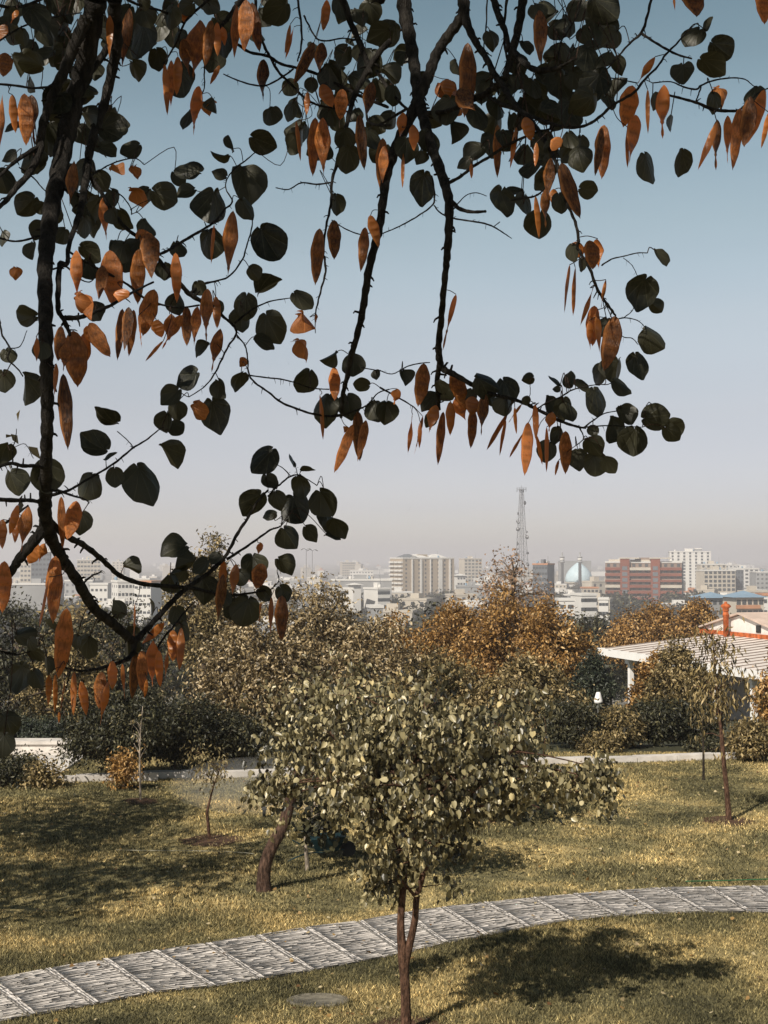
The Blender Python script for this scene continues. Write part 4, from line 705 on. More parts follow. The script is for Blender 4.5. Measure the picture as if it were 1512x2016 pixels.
TR = Vector((-2.5, .1, 0)); TR.z = hgt(TR.x, TR.y)
over = empty('redbud_tree', TR); tag(over, 'large redbud whose dark limbs with round leaves and orange pods hang down before the camera', 'tree')
def loc(p): return Vector(p) - TR
def addpart(name, me, M):
    o = link(name, me, over); o.matrix_local = Matrix.Translation(-TR) @ M; return o
brs = []
for ln in BR.split('\n'):
    tk = ln.split(); t_ = None; pts = []; i = 0
    t_ = tk[0]; i = 1
    while i < len(tk):
        if tk[i] in OFF and pts and i + 3 < len(tk):       # the trace goes on in another tile when that keeps it continuous
            pa = tp(t_, float(tk[i]), float(tk[i + 1])); pb = tp(tk[i], float(tk[i + 1]), float(tk[i + 2])); l_ = pts[-1]
            if math.hypot(pb[0] - l_[0], pb[1] - l_[1]) < math.hypot(pa[0] - l_[0], pa[1] - l_[1]): t_ = tk[i]; i += 1; continue
        x, y, w_ = map(float, tk[i:i + 3]); i += 3
        px, py = tp(t_, x, y); pts.append((px, py, w_ * K))
    brs.append(pts)
samples = []; uppers = []
for bi, pts in enumerate(brs):
    sp = spline(pts, 5); P3 = []; R3 = []
    for k, (px, py, w_) in enumerate(sp):
        d = depth(px, py); jit = .9 * math.sin(k * 1.7 + bi) if w_ > 3 else .5 * math.sin(k * 2.3 + bi)
        p = at(px + jit * .6, py, d); P3.append(p); rr = max(.9, w_) / 2 * d / F * (1 + .10 * math.sin(k * 2.1 + bi * 3)); R3.append(rr)
        samples.append((px, py, p, rr))
    if pts[0][1] < 6 and bi not in (): uppers.append((P3[0], R3[0], P3[1]))
    mb = MB(); mb.tube([loc(p) for p in P3], R3, 12 if R3[0] > .006 else 7)
    # short spurs and buds
    for k in range(2, len(P3) - 1):
        if frn.random() < (.20 if R3[k] > .003 else .22):
            d_ = (P3[k + 1] - P3[k]).normalized(); sd = d_.cross(Vector((0, 1, 0))).normalized() * frn.choice([-1, 1]) + Vector((0, frn.uniform(-.6, .6), 0)) + d_ * frn.uniform(-.2, .8)
            L_ = R3[k] + (frn.choice([.002, .003, .005, .009]) if R3[k] > .0025 else frn.choice([.0015, .003])) ; q = P3[k] + sd.normalized() * L_; q2 = q + Vector((0, 0, -1)) * frn.uniform(.0, .005) + sd * .003
            r_ = min(R3[k] * .35, .0022); mb.tube([loc(P3[k]), loc(q), loc(q2)], [r_ * 1.4, r_, r_ * .6], 5)
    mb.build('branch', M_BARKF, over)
# scaffold above the frame: trunk, limbs, drops into the picture
limb1 = [(-2.5, .1, 2.4, .17), (-2.46, .15, 3.4, .14), (-2.35, .25, 4.5, .125), (-2.2, .4, 5.3, .115)]
mb = MB(); s_ = spline([(-2.52, .1, 2.55, .21)] + limb1, 6); mb.tube([loc(p[:3]) for p in s_], [p[3] for p in s_], 16); mb.build('trunk', barkmat('bark_trunk', (.10, .075, .055), 14), over)
limbs = [[(-2.2, .4, 5.3, .10), (-1.75, 1.3, 6.0, .075), (-1.2, 2.1, 6.15, .055), (-.6, 2.5, 6.1, .042), (.1, 2.75, 6.05, .034), (.8, 2.9, 5.98, .024), (1.3, 3.0, 5.9, .014)],
         [(-2.2, .4, 5.3, .09), (-1.9, .3, 6.6, .065), (-1.5, .1, 7.6, .04), (-1.3, 0, 8.3, .02)],
         [(-2.2, .4, 5.3, .07), (-2.9, -.2, 6.4, .05), (-3.4, -.6, 7.2, .02)], [(-1.75, 1.3, 6.0, .05), (-1.2, .7, 6.9, .035), (-.6, .3, 7.5, .015)], [(-1.75, 1.3, 6.0, .045), (-2.2, 1.3, 7.0, .03), (-2.4, 1.2, 7.6, .012)]]
lsamp = []
for L_ in limbs:
    s_ = spline(L_, 8); mb = MB(); mb.tube([loc(p[:3]) for p in s_], [p[3] for p in s_], 12); mb.build('limb', M_BARKF, over)
    lsamp.append([Vector(p[:3]) for p in s_])
for p, r_, p2 in uppers:
    q = min(lsamp[0], key=lambda v: (v - p).length + abs(v.x - p.x) * .5); mid = p.lerp(q, .5) + (p - p2).normalized() * .12
    s_ = spline([tuple(p), tuple(mid), tuple(q)], 6); mb = MB(); mb.tube([loc(v) for v in s_], [r_ * (1 + .4 * k / len(s_)) for k in range(len(s_))], 10); mb.build('branch', M_BARKF, over)

def nearest(px, py, maxd, up=False):
    best = None
    for s_ in samples:
        dx = s_[0] - px; dy = s_[1] - py; d = math.hypot(dx, dy) + (max(0, dy) * 1.5 if up else 0)
        if best is None or d < best[0]: best = (d, s_)
    return best[1] if best[0] < maxd else None
stems = []
def stem(p, q, r_, sag, item=None):
    mid = (p + q) / 2 + Vector((frn.uniform(-.1, .1), 0, sag)) * (p - q).length
    stems.append((p, mid, q, r_, item))
leaf_items = []
def parse(txt):
    for it in txt.replace('\n', ';').split(';'):
        a = it.split()
        if len(a) >= 4: yield a[0], [float(z) for z in a[1:]]
def place_leaf(px, py, size, ang, fore, meshes, name, back=.0):
    """size = visible length in px; px,py = centre of the leaf"""
    if size <= 0: return
    d = depth(px, py) + frn.uniform(-.03, .16) + back
    a = math.radians(ang); L_ = size * .97; bx = px - math.cos(a) * L_ * .34; by = py - math.sin(a) * L_ * .34     # notch
    if name == 'leaf':
        s0 = nearest(bx, by, 1e9)
        # turn the leaf so that its stalk end looks to its twig
        a2 = math.atan2(py - s0[1], px - s0[0]); da = (a2 - a + math.pi) % (2 * math.pi) - math.pi
        if math.hypot(px - s0[0], py - s0[1]) > size * .45: a += da * .45; bx = px - math.cos(a) * L_ * .34; by = py - math.sin(a) * L_ * .34
    p = at(bx, by, d); pc = at(px, py, d)
    Y = Vector((math.cos(a), 0, -math.sin(a))); Yt = (Y + Vector((0, frn.uniform(-.35, .35), 0))).normalized()
    view = Vector((0, -1, 0)); Z = (view - Yt * view.dot(Yt)).normalized()
    roll = math.acos(max(.05, min(1, fore))) * frn.choice([-1, 1]) + frn.uniform(-.12, .12); Z = Matrix.Rotation(roll, 3, Yt) @ Z
    if frn.random() < .5: Z = -Z
    X = Yt.cross(Z).normalized(); s_ = L_ * d / F / .95
    M = Matrix.Translation(p) @ Matrix((X, Yt, Z)).transposed().to_4x4() @ Matrix.Diagonal((s_, s_, s_, 1))
    item = (L_ * L_, M, frn.choice(meshes), name); leaf_items.append(item)
    s0 = nearest(bx, by, 170)
    if s0: stem(s0[2], p, .0009, frn.choice([.22, .15, -.1, .3]), item)
for t_, a in parse(LF):
    px, py = tp(t_, a[0], a[1]); place_leaf(px, py, a[2] * K, a[3], a[4] if len(a) > 4 else frn.uniform(.78, 1), LEAVES, 'leaf')
for t_, a in parse(DL):
    if a[2] > 0: px, py = tp(t_, a[0], a[1]); place_leaf(px, py, a[2] * K, a[3], a[4], DRY, 'dry_leaf')
# the crowded knots of foliage where single leaves cannot be told apart
for cx, cy, sx_, sy_, n_ in ((110, 90, 110, 90, 34), (60, 330, 60, 120, 12), (180, 260, 60, 70, 10), (330, 60, 90, 60, 12), (620, 200, 70, 90, 16), (720, 120, 60, 100, 12), (1120, 160, 80, 110, 26), (960, 230, 110, 60, 12), (1080, 330, 70, 60, 8), (170, 420, 90, 80, 12), (520, 40, 60, 50, 6)):
    for _ in range(n_): place_leaf(frn.gauss(cx, sx_ * .6), max(-30, frn.gauss(cy, sy_ * .6)), frn.uniform(32, 52), frn.gauss(85, 45), frn.uniform(.6, 1), LEAVES, 'leaf', .25)
pod_items = []
for t_, a in parse(PD):
    x0, y0 = tp(t_, a[0], a[1]); x1, y1 = tp(t_, a[2], a[3]); wpx = a[4] * K; d = depth((x0 + x1) / 2, (y0 + y1) / 2) + frn.uniform(-.16, .06)
    p = at(x0, y0, d); q = at(x1, y1, d + frn.uniform(-.02, .02)); Y = q - p; L_ = Y.length; Y.normalize()
    W_ = wpx * d / F * 1.06; real = max(W_, L_ * .13); fore = max(.08, min(1, W_ / real)); view = Vector((0, -1, 0)); Z = (view - Y * view.dot(Y)).normalized()
    Z = Matrix.Rotation(math.acos(fore) * frn.choice([-1, 1]) + frn.uniform(-.2, .2), 3, Y) @ Z; X = Y.cross(Z).normalized()
    M = Matrix.Translation(p) @ Matrix((X, Y, Z)).transposed().to_4x4() @ Matrix.Diagonal((real, L_, min(real, L_ * .3), 1))
    item = (wpx * math.hypot(x1 - x0, y1 - y0), M, frn.choice(PODS), 'seed_pod'); pod_items.append(item)
    s0 = nearest(x0, y0, 120, True)
    if s0: stem(s0[2], p, .0008, frn.choice([.05, .1, -.05]), item)
def bake(items, name, mats, label, par):
    V = []; FC = []; ve = []; b0 = 0
    for _, M, me, _n in items:
        n = len(me.vertices); co = np.empty(n * 3, np.float32); me.vertices.foreach_get('co', co); co = co.reshape(-1, 3)
        Mn = np.array(Matrix.Translation(-TR) @ M); V.append(co @ Mn[:3, :3].T + Mn[:3, 3])
        lv = np.empty(len(me.loops), np.int32); me.loops.foreach_get('vertex_index', lv); FC.append(lv.reshape(-1, 4) + b0); b0 += n
        at_ = np.empty(n, np.float32); me.attributes['vein'].data.foreach_get('value', at_); ve.append(at_)
    o = link(name, mesh_np(name, np.concatenate(V), np.concatenate(FC), mats, attrs={'vein': np.concatenate(ve)}, smooth_=True), par)
    o['kind'] = 'stuff'; return o
lv = sorted([q for q in leaf_items if q[3] == 'leaf'], key=lambda q: -q[0]); dr = [q for q in leaf_items if q[3] == 'dry_leaf']; pod_items.sort(key=lambda q: -q[0])
own_ = {}
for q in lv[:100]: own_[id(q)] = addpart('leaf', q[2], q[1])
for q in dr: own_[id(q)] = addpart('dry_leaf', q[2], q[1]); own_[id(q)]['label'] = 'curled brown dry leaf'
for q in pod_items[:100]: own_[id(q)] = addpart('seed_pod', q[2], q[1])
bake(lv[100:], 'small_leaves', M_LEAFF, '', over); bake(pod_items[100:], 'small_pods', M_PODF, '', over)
M_STALK = barkmat('stalk', (.06, .035, .025), 80); mb0 = MB()
for p, m_, q, r_, it in stems:
    s_ = spline([tuple(p), tuple(m_), tuple(q)], 4); o = own_.get(id(it))
    if o is None: mb0.tube([loc(v) for v in s_], r_, 5); continue
    mb = MB(); mb.tube([loc(v) for v in s_], r_, 5); c = mb.build('stalk', M_STALK, o); c.matrix_parent_inverse = o.matrix_local.inverted()
o = mb0.build('small_stalks', M_STALK, over); o['kind'] = 'stuff'
# the rest of its crown, above and behind the camera: this is what keeps the hanging limbs in shade
g = np.random.default_rng(4)
CAN = [(-1.3, .6, 6.9, 1.7, 1.5, .9, 1), (-2.2, .9, 6.9, 1.2, 1.2, .9, .8), (-.5, .9, 6.9, 1.1, 1.1, .6, .8), (-1.9, -.4, 7.1, 1.6, 1.3, 1.0, .9), (-1.0, 1.6, 6.45, 1.1, .6, .35, 1), (-2.6, .1, 6.1, .9, 1, .7, .6)]
cl = []
for cx, cy, cz, rx, ry, rz, wt in CAN:
    for _ in range(int(95 * wt)):
        d = g.normal(0, 1, 3); d /= np.linalg.norm(d); cl.append(np.array([cx, cy, cz]) + d * np.array([rx, ry, rz]) * g.uniform(.2, 1) ** .5)
cl = np.array(cl); cl = cl[(cl[:, 2] - 4.3) > .46 * cl[:, 1] + .35]
own = np.repeat(np.arange(len(cl)), 4); P = cl[own] + g.normal(0, .14, (len(own), 3)); P = P[(P[:, 2] - 4.3) > .44 * P[:, 1] + .25]; n = len(P)
A = g.normal(0, 1, (n, 3)); A[:, 2] -= .8; N = g.normal(0, 1, (n, 3)); N[:, 2] += 1
Vv, Ff, k = leafcards(P - np.array(TR), A, N, g.uniform(.07, .11, n), HEART, HEARTF)
o = link('crown', mesh_np('crown', Vv, Ff, L_DRK, rnd=np.repeat(g.random(n), k)), over)
# ---------------- garden structures ----------------
M_WHITE = plain('white_paint', (.80, .78, .76), .6, .05, 1.5); M_WSTONE = plain('pale_stone', (.56, .52, .48), .9, .25, 2.5, .3); M_GRAV = plain('pale_gravel', (.62, .58, .54), .95, .35, 9, .5)
M_ROOFM = plain('pavilion_roof_metal', (.68, .61, .56), .6, .16, .8); M_SEAM = plain('roof_seam', (.16, .12, .10), .7, .2); M_ORANGE = plain('orange_painted_metal', (.44, .11, .03), .7, .5, 3)
M_DARKIN = plain('dark_interior', (.03, .03, .03), .9, .2)
def strip(name, label, pts, w_, h_, mat, cat):
    """kerb along a line of ground points"""
    mb = MB()
    for (a, b) in zip(pts[:-1], pts[1:]):
        d = (b - a); d.z = 0; L_ = d.length; d.normalize(); n_ = max(1, int(L_ / .6)); M0 = Matrix((Vector((d.x, d.y, 0)), Vector((-d.y, d.x, 0)), Vector((0, 0, 1)))).transposed().to_4x4()
        for k in range(n_):
            M = Matrix.Translation((a.x, a.y, hgt(a.x, a.y))) @ M0; mb.box(k * L_ / n_ + .004, (k + 1) * L_ / n_ - .004, -w_ / 2, w_ / 2, -.1, h_ + .006 * ((k * 7) % 3 - 1), M)
    o = mb.build(name, mat); tag(o, label, cat); return o
strip('kerb', 'low pale stone kerb between the left lawn and the bushes', [gnd(-160, 1546), gnd(150, 1541), gnd(310, 1534)], .30, .13, M_WSTONE, 'kerb')
strip('kerb', 'low pale stone kerb seen beside the leafy sapling', [gnd(290, 1530), gnd(420, 1528), gnd(620, 1523)], .26, .13, M_WSTONE, 'kerb')
strip('kerb', 'low pale stone kerb at the far edge of the right lawn', [gnd(1010, 1504), gnd(1250, 1499), gnd(1405, 1494), gnd(1620, 1490)], .30, .12, M_WSTONE, 'kerb')
a = gnd(-60, 1487); b_ = gnd(150, 1483)
mb = MB(); mb.box(a.x, b_.x, a.y, a.y + .45, -.15, .24); mb.box(a.x - .05, b_.x + .09, a.y - .05, a.y + .5, .24, .31)
tag(mb.build('retaining_wall', M_WSTONE), 'low retaining wall with a pale coping behind the gravel at the left edge', 'wall')
mb = MB(); p0 = gnd(-60, 1540); p1 = gnd(175, 1486)
mb.box(p0.x, p1.x, p0.y + .5, p1.y - .1, -.03, .035); tag(mb.build('gravel_bed', M_GRAV), 'patch of pale gravel between the low wall and the kerb', 'gravel', kind='stuff')

# pavilion: eave line from L (far) to Rr (near), roof rising to the right
L0 = Vector((14.0, 92.0, 0)); R0 = Vector((19.15, 74.0, 0)); ed = (R0 - L0); EL = ed.length; ed.normalize(); pe = Vector((-ed.y, ed.x, 0))
if pe.x < 0: pe = -pe
EZ = -1.55; gzp = hgt(L0.x, L0.y) - .2; pv = empty('pavilion', (L0.x, L0.y, gzp)); tag(pv, 'open white pavilion with a low ribbed metal roof among the trees on the right', 'pavilion')
Mp = Matrix((ed, pe, Vector((0, 0, 1)))).transposed().to_4x4(); zz = EZ - gzp; sl = .1; RW = 8.2; EXT = 6
def sheet(y0, y1, dz): return (dz + zz + y0 * sl, dz + zz + y1 * sl)
mb = MB(); z0, z1 = sheet(0, RW, 0)
mb.add([Mp @ Vector(p) for p in ((0, 0, z0), (EL + EXT, 0, z0), (EL + EXT, RW, z1), (0, RW, z1), (0, 0, z0 - .12), (EL + EXT, 0, z0 - .12), (EL + EXT, RW, z1 - .12), (0, RW, z1 - .12))], [(0, 1, 2, 3), (7, 6, 5, 4), (0, 4, 5, 1), (3, 2, 6, 7), (0, 3, 7, 4), (1, 5, 6, 2)])
rf = mb.build('roof', M_ROOFM, pv)
mb = MB()
for k in range(int((EL + EXT) / 1.15)):
    x = .4 + k * 1.15; mb.add([Mp @ Vector(p) for p in ((x, .1, z0 + .004), (x + .09, .1, z0 + .004), (x + .09, RW, z1 + .004), (x, RW, z1 + .004), (x, .1, z0 + .045), (x + .09, .1, z0 + .045), (x + .09, RW, z1 + .045), (x, RW, z1 + .045))], [(4, 5, 6, 7), (0, 4, 7, 3), (1, 2, 6, 5), (0, 1, 5, 4)])
mb.build('roof_ribs', M_SEAM, rf)
MB().box(-.25, EL + EXT, -.18, .0, zz - .42, zz + .03, Mp).build('fascia', M_WHITE, pv)
MB().box(-.25, -.0, .0, RW, zz - .40, zz + .02, Mp).build('fascia', M_WHITE, pv)
for k, (x, yy) in enumerate(((3.3, .5), (9.3, .5), (14.0, .5), (17.9, .5))):
    mb = MB(); mb.box(x - .14, x + .14, yy - .14, yy + .14, 0, zz, Mp); mb.box(x - .28, x + .28, yy - .28, yy + .28, zz - .75, zz - .4, Mp); mb.box(x - .26, x + .26, yy - .26, yy + .26, 0, .35, Mp); mb.build('column', M_WHITE, pv)
MB().box(1, EL + EXT, 5.5, 5.7, 0, zz + .4, Mp).build('back_wall', plain('grey_wall', (.35, .32, .30), .9), pv)  # back wall in a mottled warm grey
MB().box(-.5, EL + EXT, 0, RW, -.1, .15, Mp).build('floor', M_WSTONE, pv)
# white gabled building behind it, with orange trim and an orange flue
gb = empty('gabled_building', (L0.x, L0.y, gzp)); tag(gb, 'white gabled building with orange trim behind the pavilion roof', 'building')
gx0, gx1 = -1.5, 10.5; y0 = RW + .02; zb = zz + RW * sl; xm = 3.3
mb = MB(); mb.add([Mp @ Vector(p) for p in ((gx0, y0, 0), (gx1, y0, 0), (gx1, y0, zb + .1), (xm, y0, zb + 1.35), (gx0, y0, zb + .45), (gx0, y0 + 12, 0), (gx1, y0 + 12, 0), (gx1, y0 + 12, zb + .1), (xm, y0 + 12, zb + 1.35), (gx0, y0 + 12, zb + .45))],
    [(0, 4, 3, 2, 1), (5, 6, 7, 8, 9), (0, 5, 9, 4), (1, 2, 7, 6)]); mb.build('wall', plain('old_whitewash', (.70, .67, .63), .9, .12, 2), gb)
mb = MB(); rt = [(gx0 - .3, zb + .33), (xm, zb + 1.42), (gx1 + .3, zb + .0)]
for (xa, za), (xb, zb_) in zip(rt[:-1], rt[1:]):
    mb.add([Mp @ Vector(p) for p in ((xa, y0 - .25, za), (xb, y0 - .25, zb_), (xb, y0 + 12.2, zb_), (xa, y0 + 12.2, za), (xa, y0 - .25, za + .12), (xb, y0 - .25, zb_ + .12), (xb, y0 + 12.2, zb_ + .12), (xa, y0 + 12.2, za + .12))], [(4, 5, 6, 7), (3, 2, 1, 0), (0, 1, 5, 4), (3, 7, 6, 2)])
mb.build('roof', plain('pinkish_sheet_roof', (.55, .43, .36), .7, .15, 1), gb)
MB().box(gx0 - .6, gx1, y0 - .12, y0 - .02, zb - .02, zb + .26, Mp).build('trim', M_ORANGE, gb)
MB().box(5.2, 5.75, y0 - .05, y0 - .01, zb + .35, zb + .80, Mp).build('window', M_DARKIN, gb)
MB().box(1.2, 1.5, y0 - .05, y0 - .01, zb + .50, zb + .80, Mp).build('window', M_DARKIN, gb)
c0 = Mp @ Vector((2.2, y0 - .45, 0)); mb = MB(); mb.lathe([(.17, zb - .2), (.18, zb + 1.3), (.21, zb + 1.32), (.21, zb + 1.4), (.18, zb + 1.42), (.18, zb + 1.55)], 14, c0)
fl = mb.build('flue_pipe', M_ORANGE, None, (L0.x, L0.y, gzp)); tag(fl, 'orange flue pipe with a flared cap rising in front of the white gable', 'chimney')
mb = MB(); mb.lathe([(.17, zb + 1.56), (.22, zb + 1.62), (.20, zb + 1.75), (.33, zb + 1.86), (.34, zb + 1.92), (.20, zb + 2.05), (.10, zb + 2.08), (.09, zb + 2.18), (.001, zb + 2.2)], 14, c0); mb.build('cap', M_ORANGE, fl)
# small white ornament by the evergreen
p = at(1178, 1385, 43); mb = MB(); mb.lathe([(.03, -.3), (.05, .0), (.14, .03), (.135, .08), (.075, .30), (.055, .34), (.001, .345)], 12)
o = mb.build('garden_ornament', M_WHITE, None, p); tag(o, 'small white tapered ornament under the dark evergreen', 'garden light')
MB().lathe([(.03, hgt(p.x, p.y) - p.z), (.03, -.55)], 8).build('post', M_WHITE, o)
# teal barrow under the redbud
p = gnd(638, 1700); bw = empty('wheelbarrow', (p.x, p.y + .35, hgt(p.x, p.y)), R(15)); tag(bw, 'dark teal wheelbarrow half hidden under the left of the redbud crown', 'wheelbarrow')
bw.scale = (.75, .75, .75); M_TEAL = plain('teal_paint', (.008, .028, .034), .5, .3, 6)
mb = MB(); rim = [(-.38, -.26), (.34, -.3), (.42, .3), (-.4, .28)]; bot = [(-.2, -.16), (.22, -.18), (.24, .18), (-.2, .17)]
mb.add([(x, y, .40 + (.05 if x > 0 else 0)) for x, y in rim] + [(x, y, .16) for x, y in bot] + [(x * .94, y * .94, .39 + (.05 if x > 0 else 0)) for x, y in rim] + [(x * .92, y * .92, .19) for x, y in bot],
       [(4, 5, 1, 0), (5, 6, 2, 1), (6, 7, 3, 2), (7, 4, 0, 3), (7, 6, 5, 4), (8, 9, 13, 12), (9, 10, 14, 13), (10, 11, 15, 14), (11, 8, 12, 15), (12, 13, 14, 15), (0, 1, 9, 8), (1, 2, 10, 9), (2, 3, 11, 10), (3, 0, 8, 11)]); mb.build('tray', M_TEAL, bw)
for s_ in (-1, 1):
    q = spline([(.35, s_ * .1, .17), (0, s_ * .17, .14), (-.35, s_ * .24, .16), (-.62, s_ * .27, .10), (-.8, s_ * .27, .02)] if s_ < 0 else [(.35, .1, .17), (0, .17, .14), (-.35, .24, .2), (-.62, .27, .34)], 4); mb = MB(); mb.tube(q, .014, 8); mb.build('handle', M_TEAL, bw)
mb = MB(); mb.tube([(.45, -.03, .15), (.45, .03, .15)], .15, 18); mb.build('wheel', M_DARKIN, bw)
# fine spray of a sprinkler over the left lawn
p = gnd(520, 1612); mb = MB(); mb.lathe([(.03, 0), (.03, .12), (.045, .13), (.045, .17), (.01, .19)], 8)
o = mb.build('sprinkler', M_DARKIN, None, (p.x, p.y, hgt(p.x, p.y))); tag(o, 'small dark sprinkler head in the grass left of the leaning trunk', 'sprinkler')
mb = MB(); mb.lathe([(.02, .0)] + [(math.sin(a) * 1.5, .42 - math.cos(a) * .42) for a in [i * math.pi / 8 for i in range(1, 8)]] + [(.02, .84)], 20)
m, t, b, o_ = newmat('spray'); t.nodes.remove(b); pvn = t.nodes.new('ShaderNodeVolumePrincipled'); pvn.inputs['Color'].default_value = (.95, .95, .95, 1); pvn.inputs['Density'].default_value = .09
t.links.new(pvn.outputs[0], o_.inputs['Volume']); tag(mb.build('water_mist', m, None, (p.x - .1, p.y, hgt(p.x, p.y) + .12)), 'faint white sprinkler mist drifting over the left lawn', 'mist', kind='stuff')
# hoses
M_HOSE = plain('green_hose', (.03, .12, .05), .5, .2); M_HOSEW = plain('pale_hose', (.35, .33, .26), .6, .1)
def hose(name, label, pts, r_, mat):
    q = spline([(g0.x, g0.y, hgt(g0.x, g0.y) + .05) for g0 in [gnd(*z) for z in pts]], 6); mb = MB(); mb.tube(q, r_, 6); o = mb.build(name, mat); tag(o, label, 'hose')
hose('garden_hose', 'thin green hose lying along the far edge of the path at the right', [(1350, 1741), (1420, 1738), (1480, 1735), (1600, 1731)], .008, M_HOSE)
hose('garden_hose', 'thin pale hose lying across the shaded left lawn', [(228, 1679), (290, 1681), (350, 1682), (415, 1684), (470, 1687), (500, 1690)], .004, M_HOSEW)

# ---------------- city ----------------
M_GLS = plain('window_glass', (.06, .065, .07), .25, .3, .3, 0, .6); M_TAN = plain('tan_render', (.36, .29, .215), .9, .08, .1); M_CREAM = plain('cream_render', (.48, .43, .36), .9, .1, .1); M_LT = plain('white_render', (.62, .60, .57), .85, .06, .1)
M_GREY = plain('grey_concrete', (.28, .28, .28), .9, .15, .1); M_RED = plain('red_brick_render', (.20, .062, .036), .9, .15, .15); M_BLUE = plain('blue_sheet_roof', (.20, .29, .38), .5, .15, .1); M_DKG = plain('dark_grey_panels', (.13, .14, .155), .8, .15, .1); M_DOME = plain('pale_blue_tile', (.50, .62, .68), .5, .08, .25)
M_TERR = plain('terracotta', (.45, .22, .12), .9, .2, .2); M_STEEL = plain('galvanised_steel', (.22, .22, .23), .5, .2, 1, 0, .5, .5)
def px2x(px, d): return (px - 756) * d / F
def topz(py, d): return CAMZ - (py - HOR) * d / F
wcache = {}
def winmesh(w_, h_, mat):
    k = (round(w_, 2), round(h_, 2), mat.name)
    if k not in wcache: wcache[k] = MB().box(-w_ / 2, w_ / 2, -.06, .05, 0, h_).mesh('window', mat)
    return wcache[k]
def building(name, label, px, top, wpx, d, depth_, rot, wallm, floors, bays, ww=1.4, wh=1.5, winm=None, roof='flat', roofm=None, balc=None, balm=None, side=0, sidebays=3, group=None, cat='building', base=None, wmax=95, sidewall=None):
    """front faces local -y; rot turns it; side -1/+1 = which flank shows"""
    x = px2x(px, d); H = topz(top, d) - PLAIN; W = wpx * d / F; r = R(rot); w = (W - abs(math.sin(r)) * depth_) / max(.3, math.cos(r))
    g = empty(name, (x, d, PLAIN), r); tag(g, label, cat, group); D = depth_; winm = winm or M_GLS
    mb = MB().box(-w / 2, w / 2, -D / 2, D / 2, 0, H)
    wl = mb.build('wall', wallm, g)
    if roof == 'flat': MB().box(-w / 2 - .3, w / 2 + .3, -D / 2 - .3, D / 2 + .3, H + .003, H + .9).build('roof', roofm or M_LT, g)
    elif roof == 'hip':
        e = 1.2; hh = min(w, D) * .22; i_ = min(w, D) / 2; a_ = w / 2 - i_; mb = MB()
        mb.add([(-w / 2 - e, -D / 2 - e, H), (w / 2 + e, -D / 2 - e, H), (w / 2 + e, D / 2 + e, H), (-w / 2 - e, D / 2 + e, H), (-a_, 0, H + hh), (a_, 0, H + hh)], [(0, 1, 5, 4), (1, 2, 5), (2, 3, 4, 5), (3, 0, 4), (3, 2, 1, 0)]); mb.build('roof', roofm or M_TERR, g)
    fh = H / floors; cnt = 0; q = random.Random(int(px * 7 + top))
    if roof == 'flat' and W > 12:
        MB().box(-w * .12, w * .08, -2.2, 2.2, H + .91, H + 3.3).build('stair_hut', wallm, g)
        for _ in range(3):
            tx = q.uniform(-.42, .42) * w; MB().lathe([(.7, H + .91), (.75, H + 1.0), (.75, H + 2.1), (.3, H + 2.5), (.02, H + 2.52)], 10, (tx, q.uniform(-.3, .3) * depth_, 0)).build('water_tank', q.choice([M_LT, M_GREY, M_BLUE]), g)
        MB().tube([(w * .3, 0, H + .9), (w * .3, 0, H + q.uniform(4, 7))], .1, 4).build('aerial', M_STEEL, g)
    if bays:
        for f in range(floors - 1, -1, -1):
            for b in range(bays):
                if cnt >= wmax: break
                o = link('window', winmesh(ww, wh, winm), g, (-w / 2 + (b + .5) * w / bays, -D / 2 - .02, f * fh + fh * .32)); cnt += 1
            if side and cnt < wmax:
                for b in range(sidebays):
                    o = link('window', winmesh(ww, wh, winm), g, (side * (w / 2 + .02), -D / 2 + (b + .5) * D / sidebays, f * fh + fh * .32)); o.rotation_euler = (0, 0, math.pi / 2); cnt += 1
    if balc:
        for f in range(1, floors):
            for (b0, b1) in balc:
                xa = -w / 2 + b0 * w; xb = -w / 2 + b1 * w; z = f * fh
                MB().box(xa, xb, -D / 2 - 1.5, -D / 2 - .03, z - .15, z + 1.05).build('balcony', balm or M_LT, g)
    return g, w, H, fh
# tan tower block with white balcony flank
g, w_, H_, fh = building('apartment_tower', 'tan tower block with white vertical strips and a white balconied flank', 831, 1100, 126, 1100, 22, 26, M_TAN, 11, 8, 1.3, 1.5, wmax=88)
for k in range(1, 11):
    for (a_, c_) in ((-11, -5.5), (-4.5, 1.5), (3, 10.5)):
        MB().box(-w_ / 2 - 1.5, -w_ / 2 - .03, a_, c_, k * fh - .1, k * fh + 1.2).build('balcony', M_LT, g)
for fx, fw, fd in ((-.325, .9, .5), (-.155, 1.6, 1.2), (.03, .8, .5), (.41, 1.4, .9)): MB().box(fx * w_ - fw / 2, fx * w_ + fw / 2, -11.9, -11.03, 4, H_ - .4).build('fin', M_LT, g)
MB().box(.19 * w_, .26 * w_, -11.8, -11.03, 2, H_ - .4).build('fin', M_LT, g)
for cx, ww_, mt in ((-.30, 7, M_DKG), (-.12, 8, M_LT), (.25, 7.5, M_LT)):
    MB().add([(cx * w_ - ww_, -6, H_ + .95), (cx * w_ + ww_, -6, H_ + .95), (cx * w_ + ww_, 6, H_ + .95), (cx * w_ - ww_, 6, H_ + .95), (cx * w_ - 2, 0, H_ + 3.6), (cx * w_ + 2, 0, H_ + 3.6)], [(0, 1, 5, 4), (1, 2, 5), (2, 3, 4, 5), (3, 0, 4), (3, 2, 1, 0)]).build('roof_cap', mt, g)
building('apartment_block', 'unfinished pale concrete block right behind the tan tower', 926, 1101, 44, 1500, 18, 15, M_CREAM, 10, 5, 2.4, 1.8, roofm=M_CREAM, wmax=50)
